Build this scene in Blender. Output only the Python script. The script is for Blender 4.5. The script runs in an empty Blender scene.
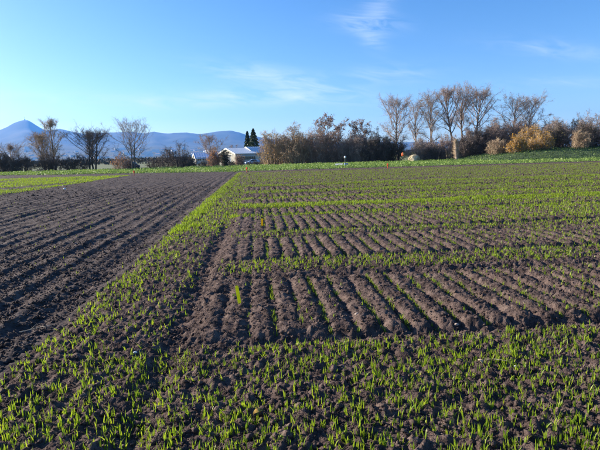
import bpy, math, random
import numpy as np
from mathutils import Vector, Matrix

# ------------------------------------------------------------------ camera, sky, sun, exposure
scene = bpy.context.scene
COL = scene.collection
R = math.radians

EYE = 1.6
YAW, PITCH, ROLL = R(5.04), R(8.628), R(1.518)
FOCAL = 462.0 / 600.0
fw = Vector((math.sin(YAW) * math.cos(PITCH), math.cos(YAW) * math.cos(PITCH), -math.sin(PITCH)))
r0 = Vector((math.cos(YAW), -math.sin(YAW), 0))
u0 = r0.cross(fw)
rt = r0 * math.cos(ROLL) - u0 * math.sin(ROLL)
up = u0 * math.cos(ROLL) + r0 * math.sin(ROLL)
cam = bpy.data.cameras.new('camera')
cam.sensor_width = 36.0
cam.lens = 36.0 * FOCAL
cam.clip_start = 0.05
cam.clip_end = 60000
camo = bpy.data.objects.new('camera', cam)
camo.matrix_world = Matrix(((rt.x, up.x, -fw.x, 0), (rt.y, up.y, -fw.y, 0), (rt.z, up.z, -fw.z, EYE), (0, 0, 0, 1)))
COL.objects.link(camo)
scene.camera = camo

SUN_AZ, SUN_EL = R(-66), R(22)
sun_dir = Vector((math.sin(SUN_AZ) * math.cos(SUN_EL), math.cos(SUN_AZ) * math.cos(SUN_EL), math.sin(SUN_EL)))

world = bpy.data.worlds.new('World')
scene.world = world
world.use_nodes = True
nt = world.node_tree
N, L = nt.nodes, nt.links
bg = N['Background']
sky = N.new('ShaderNodeTexSky')
sky.sky_type = 'NISHITA'
sky.sun_disc = False
sky.sun_elevation = SUN_EL
sky.sun_rotation = SUN_AZ
sky.altitude = 350
sky.air_density = 1.0
sky.dust_density = 0.8
sky.ozone_density = 3.0
hs = N.new('ShaderNodeHueSaturation')
hs.inputs['Saturation'].default_value = 1.27
hs.inputs['Hue'].default_value = 0.507
hs.inputs['Value'].default_value = 1.0
L.new(sky.outputs[0], hs.inputs['Color'])


def wmath(op, a, b=None, c=None):
    n = N.new('ShaderNodeMath')
    n.operation = op
    for i, v in enumerate((a, b, c)):
        if v is None:
            continue
        if isinstance(v, (int, float)):
            n.inputs[i].default_value = v
        else:
            L.new(v, n.inputs[i])
    return n.outputs[0]


# thin cirrus: streaked noise on the sky directions, gathered in a few wisps
tc = N.new('ShaderNodeTexCoord')
sp = N.new('ShaderNodeSeparateXYZ')
L.new(tc.outputs['Generated'], sp.inputs[0])
yy = wmath('ADD', wmath('ABSOLUTE', sp.outputs[1]), 0.05)
cu = wmath('DIVIDE', sp.outputs[0], yy)
cv = wmath('DIVIDE', sp.outputs[2], yy)
mask = None
#        u, v, half-width, half-height, tilt, strength
WISPS = [(0.25, 0.325, 0.028, 0.075, 0.25, 0.75), (0.225, 0.255, 0.065, 0.016, -0.05, 0.9), (0.235, 0.225, 0.03, 0.02, -0.5, 0.6),
         (0.05, 0.150, 0.13, 0.020, -0.16, 1.1), (0.08, 0.115, 0.16, 0.016, -0.05, 1.1), (-0.11, 0.108, 0.15, 0.012, 0.02, 0.9),
         (-0.33, 0.118, 0.30, 0.012, -0.02, 0.7), (0.27, 0.155, 0.10, 0.018, 0.05, 0.6), (0.62, 0.20, 0.12, 0.018, -0.1, 0.5),
         (0.64, 0.135, 0.16, 0.012, 0.0, 0.45)]
for (u, v, a, b, t, s) in WISPS:
    du = wmath('SUBTRACT', cu, u)
    dv = wmath('SUBTRACT', wmath('SUBTRACT', cv, v), wmath('MULTIPLY', du, t))
    e = wmath('ADD', wmath('POWER', wmath('DIVIDE', du, a), 2), wmath('POWER', wmath('DIVIDE', dv, b), 2))
    m = wmath('MULTIPLY', wmath('EXPONENT', wmath('MULTIPLY', e, -1)), s)
    mask = m if mask is None else wmath('ADD', mask, m)
cb = N.new('ShaderNodeCombineXYZ')
L.new(wmath('MULTIPLY', cu, 9), cb.inputs[0])
L.new(wmath('MULTIPLY', wmath('SUBTRACT', cv, wmath('MULTIPLY', cu, -0.12)), 46), cb.inputs[1])
nz = N.new('ShaderNodeTexNoise')
nz.inputs['Scale'].default_value = 1.0
nz.inputs['Detail'].default_value = 7
nz.inputs['Roughness'].default_value = 0.6
nz.inputs['Distortion'].default_value = 0.9
L.new(cb.outputs[0], nz.inputs['Vector'])
streak = wmath('MULTIPLY', wmath('MAXIMUM', wmath('SUBTRACT', nz.outputs[0], 0.36), 0.0), 3.2)
cm = wmath('MINIMUM', wmath('MULTIPLY', wmath('MULTIPLY', mask, streak), 0.52), 0.75)
mx = N.new('ShaderNodeMix')
mx.data_type = 'RGBA'
L.new(cm, mx.inputs['Factor'])
L.new(hs.outputs[0], mx.inputs['A'])
mx.inputs['B'].default_value = (5.0, 5.6, 6.2, 1)
L.new(mx.outputs['Result'], bg.inputs[0])
bg.inputs[1].default_value = 0.08

sl = bpy.data.lights.new('sun', 'SUN')
sl.energy = 5.0
sl.angle = R(0.53)
sl.color = (1.0, 0.91, 0.78)
so = bpy.data.objects.new('sun', sl)
so.rotation_euler = (-sun_dir).to_track_quat('-Z', 'Y').to_euler()
so.location = (-60, 30, 60)
COL.objects.link(so)

scene.view_settings.view_transform = 'Standard'
scene.view_settings.look = 'None'
scene.view_settings.gamma = 1.0
scene.view_settings.exposure = 1.4
scene.cycles.use_denoising = True
scene.cycles.max_bounces = 6
scene.cycles.diffuse_bounces = 3
scene.cycles.transparent_max_bounces = 8
scene.cycles.volume_bounces = 1

rng = np.random.default_rng(11)
random.seed(11)


# ------------------------------------------------------------------ helpers
def mesh_np(name, V, T, mat=None, parent=None, smooth=False, quads=None):
    """one mesh object from numpy vertices and triangles (and optional quads)"""
    me = bpy.data.meshes.new(name)
    V = np.asarray(V, np.float32)
    T = np.asarray(T, np.int32).reshape(-1, 3)
    nq = 0 if quads is None else len(quads)
    me.vertices.add(len(V))
    me.vertices.foreach_set('co', V.ravel())
    loops = T.ravel()
    starts = np.arange(len(T)) * 3
    if nq:
        Q = np.asarray(quads, np.int32)
        starts = np.concatenate([starts, len(loops) + np.arange(nq) * 4])
        loops = np.concatenate([loops, Q.ravel()])
    me.loops.add(len(loops))
    me.loops.foreach_set('vertex_index', loops.astype(np.int32))
    me.polygons.add(len(starts))
    me.polygons.foreach_set('loop_start', starts.astype(np.int32))
    if smooth:
        me.polygons.foreach_set('use_smooth', np.ones(len(starts), bool))
    me.update(calc_edges=True)
    o = bpy.data.objects.new(name, me)
    COL.objects.link(o)
    if mat:
        me.materials.append(mat)
    if parent:
        o.parent = parent
    return o


def tag(o, label=None, cat=None, group=None, kind=None):
    if label:
        o['label'] = label
    if cat:
        o['category'] = cat
    if group:
        o['group'] = group
    if kind:
        o['kind'] = kind
    return o


def empty(name, loc, label, cat, group=None, rz=0):
    o = bpy.data.objects.new(name, None)
    o.location = loc
    o.rotation_euler = (0, 0, rz)
    o.empty_display_size = 0.2
    COL.objects.link(o)
    return tag(o, label, cat, group)


class MB:
    """collects boxes, prisms, tubes and lathes for one small mesh"""

    def __init__(self):
        self.v, self.f = [], []

    def add(self, vs, fs):
        b = len(self.v)
        self.v += [tuple(p) for p in vs]
        self.f += [tuple(i + b for i in f) for f in fs]
        return self

    def box(self, x0, x1, y0, y1, z0, z1):
        return self.add([(x0, y0, z0), (x1, y0, z0), (x1, y1, z0), (x0, y1, z0), (x0, y0, z1), (x1, y0, z1), (x1, y1, z1), (x0, y1, z1)],
                        [(0, 3, 2, 1), (4, 5, 6, 7), (0, 1, 5, 4), (1, 2, 6, 5), (2, 3, 7, 6), (3, 0, 4, 7)])

    def prism(self, pts, y0, y1):
        """polygon in x-z extruded along y"""
        n = len(pts)
        vs = [(x, y0, z) for x, z in pts] + [(x, y1, z) for x, z in pts]
        return self.add(vs, [tuple(range(n)), tuple(range(2 * n - 1, n - 1, -1))] + [(i, i + n, (i + 1) % n + n, (i + 1) % n) for i in range(n)])

    def lathe(self, prof, n=12, axis='z', c=(0, 0, 0)):
        vs, fs = [], []
        for r, h in prof:
            for k in range(n):
                a = 2 * math.pi * k / n
                p = (r * math.cos(a), r * math.sin(a), h) if axis == 'z' else (r * math.cos(a), h, r * math.sin(a))
                vs.append((p[0] + c[0], p[1] + c[1], p[2] + c[2]))
        m = len(prof)
        for j in range(m - 1):
            for k in range(n):
                fs.append((j * n + k, j * n + (k + 1) % n, (j + 1) * n + (k + 1) % n, (j + 1) * n + k))
        fs.append(tuple(range(n))[::-1])
        fs.append(tuple(range((m - 1) * n, m * n)))
        return self.add(vs, fs)

    def build(self, name, mat, parent=None, bevel=0, smooth=False):
        me = bpy.data.meshes.new(name)
        me.from_pydata(self.v, [], self.f)
        me.update()
        if smooth:
            for p in me.polygons:
                p.use_smooth = True
        me.materials.append(mat)
        o = bpy.data.objects.new(name, me)
        COL.objects.link(o)
        if parent:
            o.parent = parent
        if bevel:
            b = o.modifiers.new('bevel', 'BEVEL')
            b.width = bevel
            b.segments = 2
        return o


def sstep(a, b, x):
    t = np.clip((np.asarray(x, float) - a) / (b - a), 0, 1)
    return t * t * (3 - 2 * t)


def _hash(ix, iy, seed):
    h = (ix.astype(np.int64) * 374761393 + iy.astype(np.int64) * 668265263 + seed * 974711) & 0xFFFFFFFF
    h = ((h ^ (h >> 13)) * 1274126177) & 0xFFFFFFFF
    return (h ^ (h >> 16)) & 0xFFFFFFFF


def gnoise(x, y, seed=0):
    """2-D gradient noise, about -0.7..0.7"""
    x0, y0 = np.floor(x), np.floor(y)
    fx, fy = x - x0, y - y0
    ix, iy = x0.astype(np.int64), y0.astype(np.int64)
    ux, uy = fx ** 3 * (fx * (fx * 6 - 15) + 10), fy ** 3 * (fy * (fy * 6 - 15) + 10)
    out = []
    for dx, dy in ((0, 0), (1, 0), (0, 1), (1, 1)):
        a = _hash(ix + dx, iy + dy, seed) * (2 * math.pi / 2 ** 32)
        out.append(np.cos(a) * (fx - dx) + np.sin(a) * (fy - dy))
    return (out[0] * (1 - ux) + out[1] * ux) * (1 - uy) + (out[2] * (1 - ux) + out[3] * ux) * uy


# ------------------------------------------------------------------ materials
MATS = {}


def new_mat(name):
    m = bpy.data.materials.new(name)
    m.use_nodes = True
    MATS[name] = m
    return m, m.node_tree.nodes, m.node_tree.links, m.node_tree.nodes['Principled BSDF']


def noise_mat(name, cols, scale=4.0, rough=0.9, detail=6, bump=0.0, bscale=60, coord='Object', trans=0.0, obj_var=0.0, metallic=0.0, spec=0.3, stops=None, bdist=0.01, coarse=0.0):
    """principled surface whose colour runs through cols by noise; optional bump and translucency"""
    m, n, l, p = new_mat(name)
    tcn = n.new('ShaderNodeTexCoord')
    geo = n.new('ShaderNodeNewGeometry')
    src = geo.outputs['Position'] if coord == 'World' else tcn.outputs['Object']
    nzn = n.new('ShaderNodeTexNoise')
    nzn.inputs['Scale'].default_value = scale
    nzn.inputs['Detail'].default_value = detail
    nzn.inputs['Roughness'].default_value = 0.65
    l.new(src, nzn.inputs['Vector'])
    rp = n.new('ShaderNodeValToRGB')
    e = rp.color_ramp.elements
    k = len(cols)
    pos = stops or [0.3 + 0.4 * i / max(1, k - 1) for i in range(k)]
    while len(e) < k:
        e.new(0.5)
    for i in range(k):
        e[i].position = pos[i]
        e[i].color = (*cols[i], 1)
    l.new(nzn.outputs[0], rp.inputs[0])
    col = rp.outputs[0]
    if obj_var:
        oi = n.new('ShaderNodeObjectInfo')
        h = n.new('ShaderNodeHueSaturation')
        mp = n.new('ShaderNodeMapRange')
        mp.inputs['To Min'].default_value = 1 - obj_var
        mp.inputs['To Max'].default_value = 1 + obj_var
        l.new(oi.outputs['Random'], mp.inputs['Value'])
        l.new(mp.outputs[0], h.inputs['Value'])
        l.new(col, h.inputs['Color'])
        col = h.outputs[0]
    l.new(col, p.inputs['Base Color'])
    p.inputs['Roughness'].default_value = rough
    p.inputs['Metallic'].default_value = metallic
    p.inputs['Specular IOR Level'].default_value = spec
    if bump:
        b2 = n.new('ShaderNodeTexNoise')
        b2.inputs['Scale'].default_value = bscale
        b2.inputs['Detail'].default_value = 5
        l.new(src, b2.inputs['Vector'])
        bp = n.new('ShaderNodeBump')
        bp.inputs['Strength'].default_value = bump
        bp.inputs['Distance'].default_value = bdist
        l.new(b2.outputs[0], bp.inputs['Height'])
        if coarse:
            b3 = n.new('ShaderNodeTexNoise')
            b3.inputs['Scale'].default_value = 16
            b3.inputs['Detail'].default_value = 4
            l.new(src, b3.inputs['Vector'])
            bq = n.new('ShaderNodeBump')
            bq.inputs['Strength'].default_value = 1.0
            bq.inputs['Distance'].default_value = coarse
            l.new(b3.outputs[0], bq.inputs['Height'])
            l.new(bq.outputs[0], bp.inputs['Normal'])
        l.new(bp.outputs[0], p.inputs['Normal'])
    if trans:
        tr = n.new('ShaderNodeBsdfTranslucent')
        l.new(col, tr.inputs['Color'])
        ms = n.new('ShaderNodeMixShader')
        ms.inputs[0].default_value = trans
        l.new(p.outputs[0], ms.inputs[1])
        l.new(tr.outputs[0], ms.inputs[2])
        l.new(ms.outputs[0], n['Material Output'].inputs['Surface'])
    return m


SOIL = noise_mat('soil', [(0.038, 0.026, 0.0235), (0.090, 0.062, 0.053), (0.185, 0.133, 0.108)], scale=7, rough=0.95, bump=0.9, bscale=140, coord='World', spec=0.15, stops=[0.3, 0.5, 0.72], bdist=0.010, coarse=0.05)
SOIL2 = noise_mat('soil_dark', [(0.034, 0.025, 0.024), (0.068, 0.051, 0.047), (0.125, 0.096, 0.084)], scale=5, rough=0.95, bump=0.9, bscale=120, coord='World', spec=0.15, stops=[0.3, 0.5, 0.72], bdist=0.010, coarse=0.028)
GROUND = noise_mat('meadow_ground', [(0.06, 0.075, 0.03), (0.10, 0.12, 0.05), (0.14, 0.13, 0.07)], scale=0.15, rough=0.95, coord='World')
VERGE_SOIL = noise_mat('verge_ground', [(0.05, 0.075, 0.03), (0.09, 0.13, 0.045)], scale=0.8, rough=0.95, coord='World')
BLADE = noise_mat('seedling', [(0.08, 0.17, 0.015), (0.23, 0.33, 0.018), (0.44, 0.47, 0.03)], scale=38, rough=0.45, coord='World', trans=0.5, spec=0.4, detail=3)
BLADE2 = noise_mat('seedling_plot', [(0.08, 0.16, 0.018), (0.19, 0.27, 0.022), (0.35, 0.38, 0.03)], scale=30, rough=0.5, coord='World', trans=0.45, spec=0.35, detail=3)
WEED = noise_mat('verge_leaf', [(0.11, 0.19, 0.035), (0.20, 0.30, 0.06), (0.30, 0.36, 0.11)], scale=0.9, rough=0.55, coord='World', trans=0.35, detail=4)
BANKLEAF_SHADED = noise_mat('bank_leaf_shaded', [(0.02, 0.05, 0.02), (0.04, 0.08, 0.028), (0.065, 0.10, 0.04)], scale=0.9, rough=0.6, coord='World', trans=0.25, detail=4)  # green darkened further so the leaf colour carries the bank's shade


def flat(name, c, rough=0.6, var=0.12, scale=6, **k):
    return noise_mat(name, [tuple(v * (1 - var) for v in c), tuple(min(1, v * (1 + var)) for v in c)], scale=scale, rough=rough, **k)


# ------------------------------------------------------------------ the lie of the land
EDGE = -1.93          # boundary between the bare field on the left and the trial field on the right
TRACK = -0.76         # wheel track along the trial plots
PLOTS = [(3.85, 5.65), (6.95, 8.65), (9.55, 11.7), (12.35, 13.6), (15.0, 16.5), (17.55, 18.6), (20.8, 22.9)]
ROW, ROW0 = 0.242, 0.105
TRIAL_END, PATCH_EDGE = 44.2, -12.4


def verge_edge(x):
    """how far out the fields end"""
    x = np.asarray(x, float)
    return np.where(x > -4, 49.3 - 0.02 * (x + 4), 49.3 + 0.40 * np.minimum(-4 - x, 28))


def land(x, y):
    """ground level beyond the fields"""
    x, y = np.asarray(x, float), np.asarray(y, float)
    right = sstep(28, 44, x)
    bank = right * (1.25 * sstep(59, 65, y) + 0.4 * sstep(63, 80, y))
    drop = -0.75 * (1 - right) * sstep(74, 125, y)
    return bank + drop + 0.05 * gnoise(x * 0.09, y * 0.09, 5)


def plot_masks(x, y):
    inp = np.zeros_like(x)
    for a, b in PLOTS:
        inp = np.maximum(inp, sstep(a - 0.06, a + 0.05, y) * (1 - sstep(b - 0.05, b + 0.06, y)))
    return inp * sstep(-0.62, -0.5, x)


def soil_right(x, y):
    h = 0.03 * gnoise(x * 0.5, y * 0.5, 1) + 0.02 * gnoise(x * 1.7, y * 1.7, 2)
    b1 = np.abs(gnoise(x * 7, y * 7, 3)); b2 = np.abs(gnoise(x * 15 + 3, y * 15, 4)); b3 = np.abs(gnoise(x * 34, y * 34, 6))
    b4 = np.abs(gnoise(x * 70, y * 70, 16))
    near = 1 - sstep(12, 40, y) * 0.5
    inp = plot_masks(x, y)
    cl = 1 - (0.40 - 0.25 * sstep(1.5, 5, x)) * inp
    h += ((0.060 * b1 + 0.055 * b2) * cl + (0.034 * b3 + 0.020 * b4) * (1 - 0.1 * inp)) * near + 0.010 * gnoise(x * 11, y * 11, 7)
    # raised beds with a seed trench each row
    wob = 0.025 * gnoise(x * 0.8, y * 1.5, 8) + 0.02 * gnoise(x * 3.1, y * 4.0, 18)
    ph = (x + wob - ROW0) / ROW
    d = np.abs(ph - np.round(ph)) * ROW
    trench = np.exp(-(d / 0.042) ** 2)
    depth = 0.066 * (0.72 + 0.9 * gnoise(x * 1.3, y * 0.9, 9) + 0.4 * gnoise(x * 4, y * 4, 19)) * (1 - 0.35 * sstep(2, 7, x)) * (0.55 + 0.45 * sstep(-0.2, 0.2, x))
    h += inp * (0.035 - trench * depth)
    # cross furrows along the near and far ends of the plots
    for a, b in PLOTS:
        w = 0.09 + 0.0 * a
        for yy0, dp in ((a - 0.09, 0.085), (b + 0.12, 0.07)):
            wy = yy0 + 0.05 * gnoise(x * 0.9, x * 0 + yy0, 12)
            h -= dp * np.exp(-((y - wy) / w) ** 2) * sstep(-0.7, 0.3, x) * (0.7 + 0.6 * gnoise(x * 0.6, y * 0, 13))
    # wheel track
    tw = TRACK + 0.03 * gnoise(x * 0, y * 0.6, 14)
    h -= 0.05 * np.exp(-((x - tw) / 0.13) ** 2) * (1 - sstep(9, 14, y))
    # a heel mark left in the soil beside the first plot
    h -= 0.075 * np.exp(-(((x + 0.46) / 0.10) ** 2 + ((y - 5.2) / 0.13) ** 2) ** 2)
    # step down to the bare field
    h += 0.03 * sstep(EDGE, EDGE + 0.25, x)
    return h


def soil_left(x, y):
    h = 0.03 * gnoise(x * 0.5, y * 0.5, 1) + 0.02 * gnoise(x * 1.7, y * 1.7, 2)
    w = 0.07 * gnoise(x * 0.7, y * 0.22, 21)
    q = (EDGE - x) + w
    ridge = 0.5 - 0.5 * np.cos(2 * math.pi * q / 0.40)
    ridge = ridge ** 1.6
    amp = 0.050 * (0.75 + 0.7 * gnoise(x * 1.1, y * 0.35, 22))
    fine = 0.5 - 0.5 * np.cos(2 * math.pi * q / 0.133 + 1)
    h += amp * ridge + 0.012 * fine
    b1 = np.abs(gnoise(x * 6, y * 6, 23)); b2 = np.abs(gnoise(x * 14, y * 14, 24)); b3 = np.abs(gnoise(x * 32, y * 32, 25))
    h += 0.038 * b1 + 0.034 * b2 + 0.020 * b3
    m = 1 - sstep(0, 0.12, EDGE - x)
    h = h * (1 - m) + soil_right(x, y) * m      # the two sheets meet along the boundary
    h -= 0.05 * np.exp(-((EDGE - x - 0.26) / 0.12) ** 2)
    return h


def fan_sheet(name, side, hfun, nt_, nv, mat, xout):
    v = np.linspace(0, 1, nv)
    Y = 1.5 * (68 / 1.5) ** v
    t = np.linspace(0, 1, nt_)
    tt, YY = np.meshgrid(t, Y)
    far = xout(YY)
    X = EDGE + side * tt * far
    jx = (rng.random(X.shape) - 0.5) * (far / nt_) * 0.5
    jx[:, 0] = 0; jx[:, -1] = 0
    X = X + jx
    Z = hfun(X, YY)
    V = np.stack([X, YY, Z], -1).reshape(-1, 3)
    i = np.arange(nv - 1)[:, None] * nt_ + np.arange(nt_ - 1)[None]
    i = i.ravel()
    Q = np.stack([i, i + 1, i + nt_ + 1, i + nt_], -1)
    if side < 0:
        Q = Q[:, ::-1]
    return tag(mesh_np(name, V, np.zeros((0, 3), int), mat, smooth=False, quads=Q), kind='structure')


trial = fan_sheet('trial_field', 1, soil_right, 490, 580, SOIL, lambda Y: 3.5 + 0.93 * Y)
bare = fan_sheet('bare_field', -1, soil_left, 240, 600, SOIL2, lambda Y: 2.6 + 0.66 * Y)

# the wide ground reaching the horizon
gx = np.array([-19000, -12000, -5000, -2000, -900, -400, -200, -120] + list(range(-90, 91, 3)) + [120, 200, 400, 900, 2000, 5000, 12000, 19000], float)
gy = np.array([-60, -20, 0, 20, 40, 55, 60] + list(range(62, 132, 2)) + [140, 160, 200, 300, 500, 900, 1600, 3000, 6000, 11500], float)
GX, GY = np.meshgrid(gx, gy)
GZ = land(GX, GY)
GZ = np.where(GY < 61, -0.5, GZ)
nx, ny = len(gx), len(gy)
ii = (np.arange(ny - 1)[:, None] * nx + np.arange(nx - 1)[None]).ravel()
tag(mesh_np('ground', np.stack([GX, GY, GZ], -1).reshape(-1, 3), np.zeros((0, 3), int), GROUND, smooth=True,
            quads=np.stack([ii, ii + 1, ii + nx + 1, ii + nx], -1)), kind='structure')

# the verge behind the fields
vx = np.arange(-75, 90.1, 1.0)
vt = np.linspace(0, 1, 26)
VX, VT = np.meshgrid(vx, vt)
VY = verge_edge(VX) + VT * (76 - verge_edge(VX)) + 0.25 * gnoise(VX * 0.5, VX * 0, 31) * (1 - VT)
VZ = land(VX, VY) + 0.10 * sstep(0, 0.03, VT) + 0.07 * gnoise(VX * 0.6, VY * 0.6, 32) - 0.06 * (VT == 0)
i = (np.arange(25)[:, None] * len(vx) + np.arange(len(vx) - 1)[None]).ravel()
tag(mesh_np('grass_verge', np.stack([VX, VY, VZ], -1).reshape(-1, 3), np.zeros((0, 3), int), VERGE_SOIL, smooth=True,
            quads=np.stack([i, i + 1, i + len(vx) + 1, i + len(vx)], -1)), kind='structure')

# ------------------------------------------------------------------ hills on the skyline
#   azimuth (tan of angle right of the rows), crest height in metres at 10 km
D_HILL = 10000.0


def hill_profile(px_list):
    return np.array([p[0] for p in px_list], float), np.array([p[1] for p in px_list], float)


CREST_A, CREST_H = hill_profile([(-1.6, 330), (-1.0, 400), (-0.72, 480), (-0.58, 560), (-0.535, 620), (-0.513, 674), (-0.497, 740), (-0.483, 806), (-0.473, 834), (-0.463, 852), (-0.455, 840), (-0.443, 749),
                                 (-0.426, 640), (-0.413, 643), (-0.397, 660), (-0.368, 584), (-0.349, 559), (-0.319, 563), (-0.289, 566), (-0.259, 580), (-0.229, 533), (-0.212, 575), (-0.188, 534),
                                 (-0.147, 536), (-0.117, 498), (-0.086, 543), (-0.054, 557), (-0.034, 511), (-0.017, 445), (0.012, 397), (0.04, 349), (0.093, 295), (0.18, 253), (0.38, 220), (0.778, 200), (1.6, 200)])
ha = np.linspace(-1.6, 1.6, 480)
hr = np.concatenate([np.linspace(3000, 10000, 34), np.linspace(10150, 11400, 6)])
HA, HR = np.meshgrid(ha, hr)


def hill_z(HA, HR):
    crest = np.interp(HA, CREST_A, CREST_H)
    t = np.clip((HR - 3000) / 7000, 0, 1)
    front = 0.17 * sstep(0, 0.35, t) + 0.20 * sstep(0.25, 0.6, t) + 0.63 * sstep(0.55, 1.0, t) ** 1.3
    back = 1 - 0.55 * sstep(10000, 11400, HR)
    hx, hy = HA * HR, HR
    rug = np.abs(gnoise(hx / 1400, hy / 1400, 41)) * 0.5 + np.abs(gnoise(hx / 600, hy / 600, 42)) * 0.28 + np.abs(gnoise(hx / 250, hy / 250, 43)) * 0.10
    return crest * front * back * (1 - 0.5 * rug * sstep(0.05, 0.4, t) * (1 - 0.8 * sstep(0.88, 1.0, t))) - 8 + 5 * gnoise(HA * 150, HR * 0, 44) * t


hx, hy = HA * HR, HR
HZ = hill_z(HA, HR)
nh, na = HA.shape
i = (np.arange(nh - 1)[:, None] * na + np.arange(na - 1)[None]).ravel()
FOREST = noise_mat('hill_forest', [(0.020, 0.030, 0.016), (0.045, 0.050, 0.030), (0.09, 0.085, 0.055)], scale=0.0016, rough=1.0, coord='World', detail=9)
tag(mesh_np('hills', np.stack([hx, hy, HZ], -1).reshape(-1, 3), np.zeros((0, 3), int), FOREST, smooth=True,
            quads=np.stack([i, i + 1, i + na + 1, i + na], -1)), kind='structure')

# mast on the summit
M_PALE = flat('pale_paint', (0.72, 0.72, 0.70), 0.5, 0.06)
mast = empty('relay_mast', (-0.4635 * 10000, 10000, 838), 'thin relay mast on the summit of the blue dome hill', 'mast')
MB().lathe([(16, 0), (14, 18), (10, 22)], 10).build('base_building', M_PALE, mast)
MB().lathe([(3, 20), (2.4, 50), (1.0, 72)], 8).build('antenna', M_PALE, mast)

# ------------------------------------------------------------------ bare trees and shrubs
UPV = np.array([0, 0, 1.0])


def unit(v):
    return v / (np.linalg.norm(v, axis=-1, keepdims=True) + 1e-9)


class Tubes:
    def __init__(self):
        self.V, self.T, self.n = [], [], 0

    def tube(self, pts, rad, k=4):
        pts = np.asarray(pts)
        m = len(pts)
        d = unit(np.gradient(pts, axis=0))
        a = unit(np.cross(d, [0.31, 0.77, 0.55]))
        b = np.cross(d, a)
        ang = np.arange(k) * 2 * math.pi / k
        ring = pts[:, None] + rad[:, None, None] * (np.cos(ang)[None, :, None] * a[:, None] + np.sin(ang)[None, :, None] * b[:, None])
        self.V.append(ring.reshape(-1, 3))
        j = np.arange(m - 1)[:, None] * k
        q = np.arange(k)[None]
        q2 = (q + 1) % k
        t1 = np.stack([j + q, j + q2, j + k + q2], -1).reshape(-1, 3)
        t2 = np.stack([j + q, j + k + q2, j + k + q], -1).reshape(-1, 3)
        self.T += [t1 + self.n, t2 + self.n]
        self.n += m * k

    def cones(self, s, d, ln, r):
        """thin three-sided twigs, all at once"""
        n = len(s)
        if not n:
            return
        d = unit(d)
        a = unit(np.cross(d, np.random.default_rng(n).normal(size=(n, 3))))
        b = np.cross(d, a)
        V = np.empty((n, 4, 3))
        for q in range(3):
            an = q * 2 * math.pi / 3
            V[:, q] = s + r[:, None] * (math.cos(an) * a + math.sin(an) * b)
        V[:, 3] = s + d * ln[:, None]
        base = self.n + np.arange(n)[:, None] * 4
        T = np.concatenate([base + np.array([[0, 1, 3]]), base + np.array([[1, 2, 3]]), base + np.array([[2, 0, 3]])])
        self.V.append(V.reshape(-1, 3))
        self.T.append(T)
        self.n += n * 4

    def slivers(self, s, d, ln, w, g):
        """the finest twigs: one long thin face each"""
        n = len(s)
        d = unit(d)
        a = unit(np.cross(d, g.normal(size=(n, 3)))) * (w / 2)
        V = np.stack([s - a, s + a, s + d * ln[:, None]], 1)
        self.V.append(V.reshape(-1, 3))
        self.T.append(self.n + np.arange(n * 3).reshape(-1, 3))
        self.n += n * 3

    def scale_z(self, k):
        for v in self.V:
            v[:, 2] *= k

    def leaves(self, c, size, g, flatness=0.4):
        n = len(c)
        if not n:
            return
        a = unit(g.normal(size=(n, 3)))
        b = unit(np.cross(a, g.normal(size=(n, 3))))
        s = size[:, None]
        V = np.stack([c - a * s, c + b * s * 0.55, c + a * s, c - b * s * 0.55], 1)
        base = self.n + np.arange(n)[:, None] * 4
        self.T.append(np.concatenate([base + np.array([[0, 1, 2]]), base + np.array([[0, 2, 3]])]))
        self.V.append(V.reshape(-1, 3))
        self.n += n * 4

    def build(self, name, mat, parent):
        if not self.V:
            return None
        return mesh_np(name, np.concatenate(self.V), np.concatenate(self.T), mat, parent)


def limb_path(g, p, d, ln, n, wander, lift):
    pts = [np.array(p, float)]
    d = unit(np.array(d, float))
    for _ in range(n):
        d = unit(d + g.normal(size=3) * wander + UPV * lift)
        pts.append(pts[-1] + d * ln / n)
    return np.array(pts), d


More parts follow.
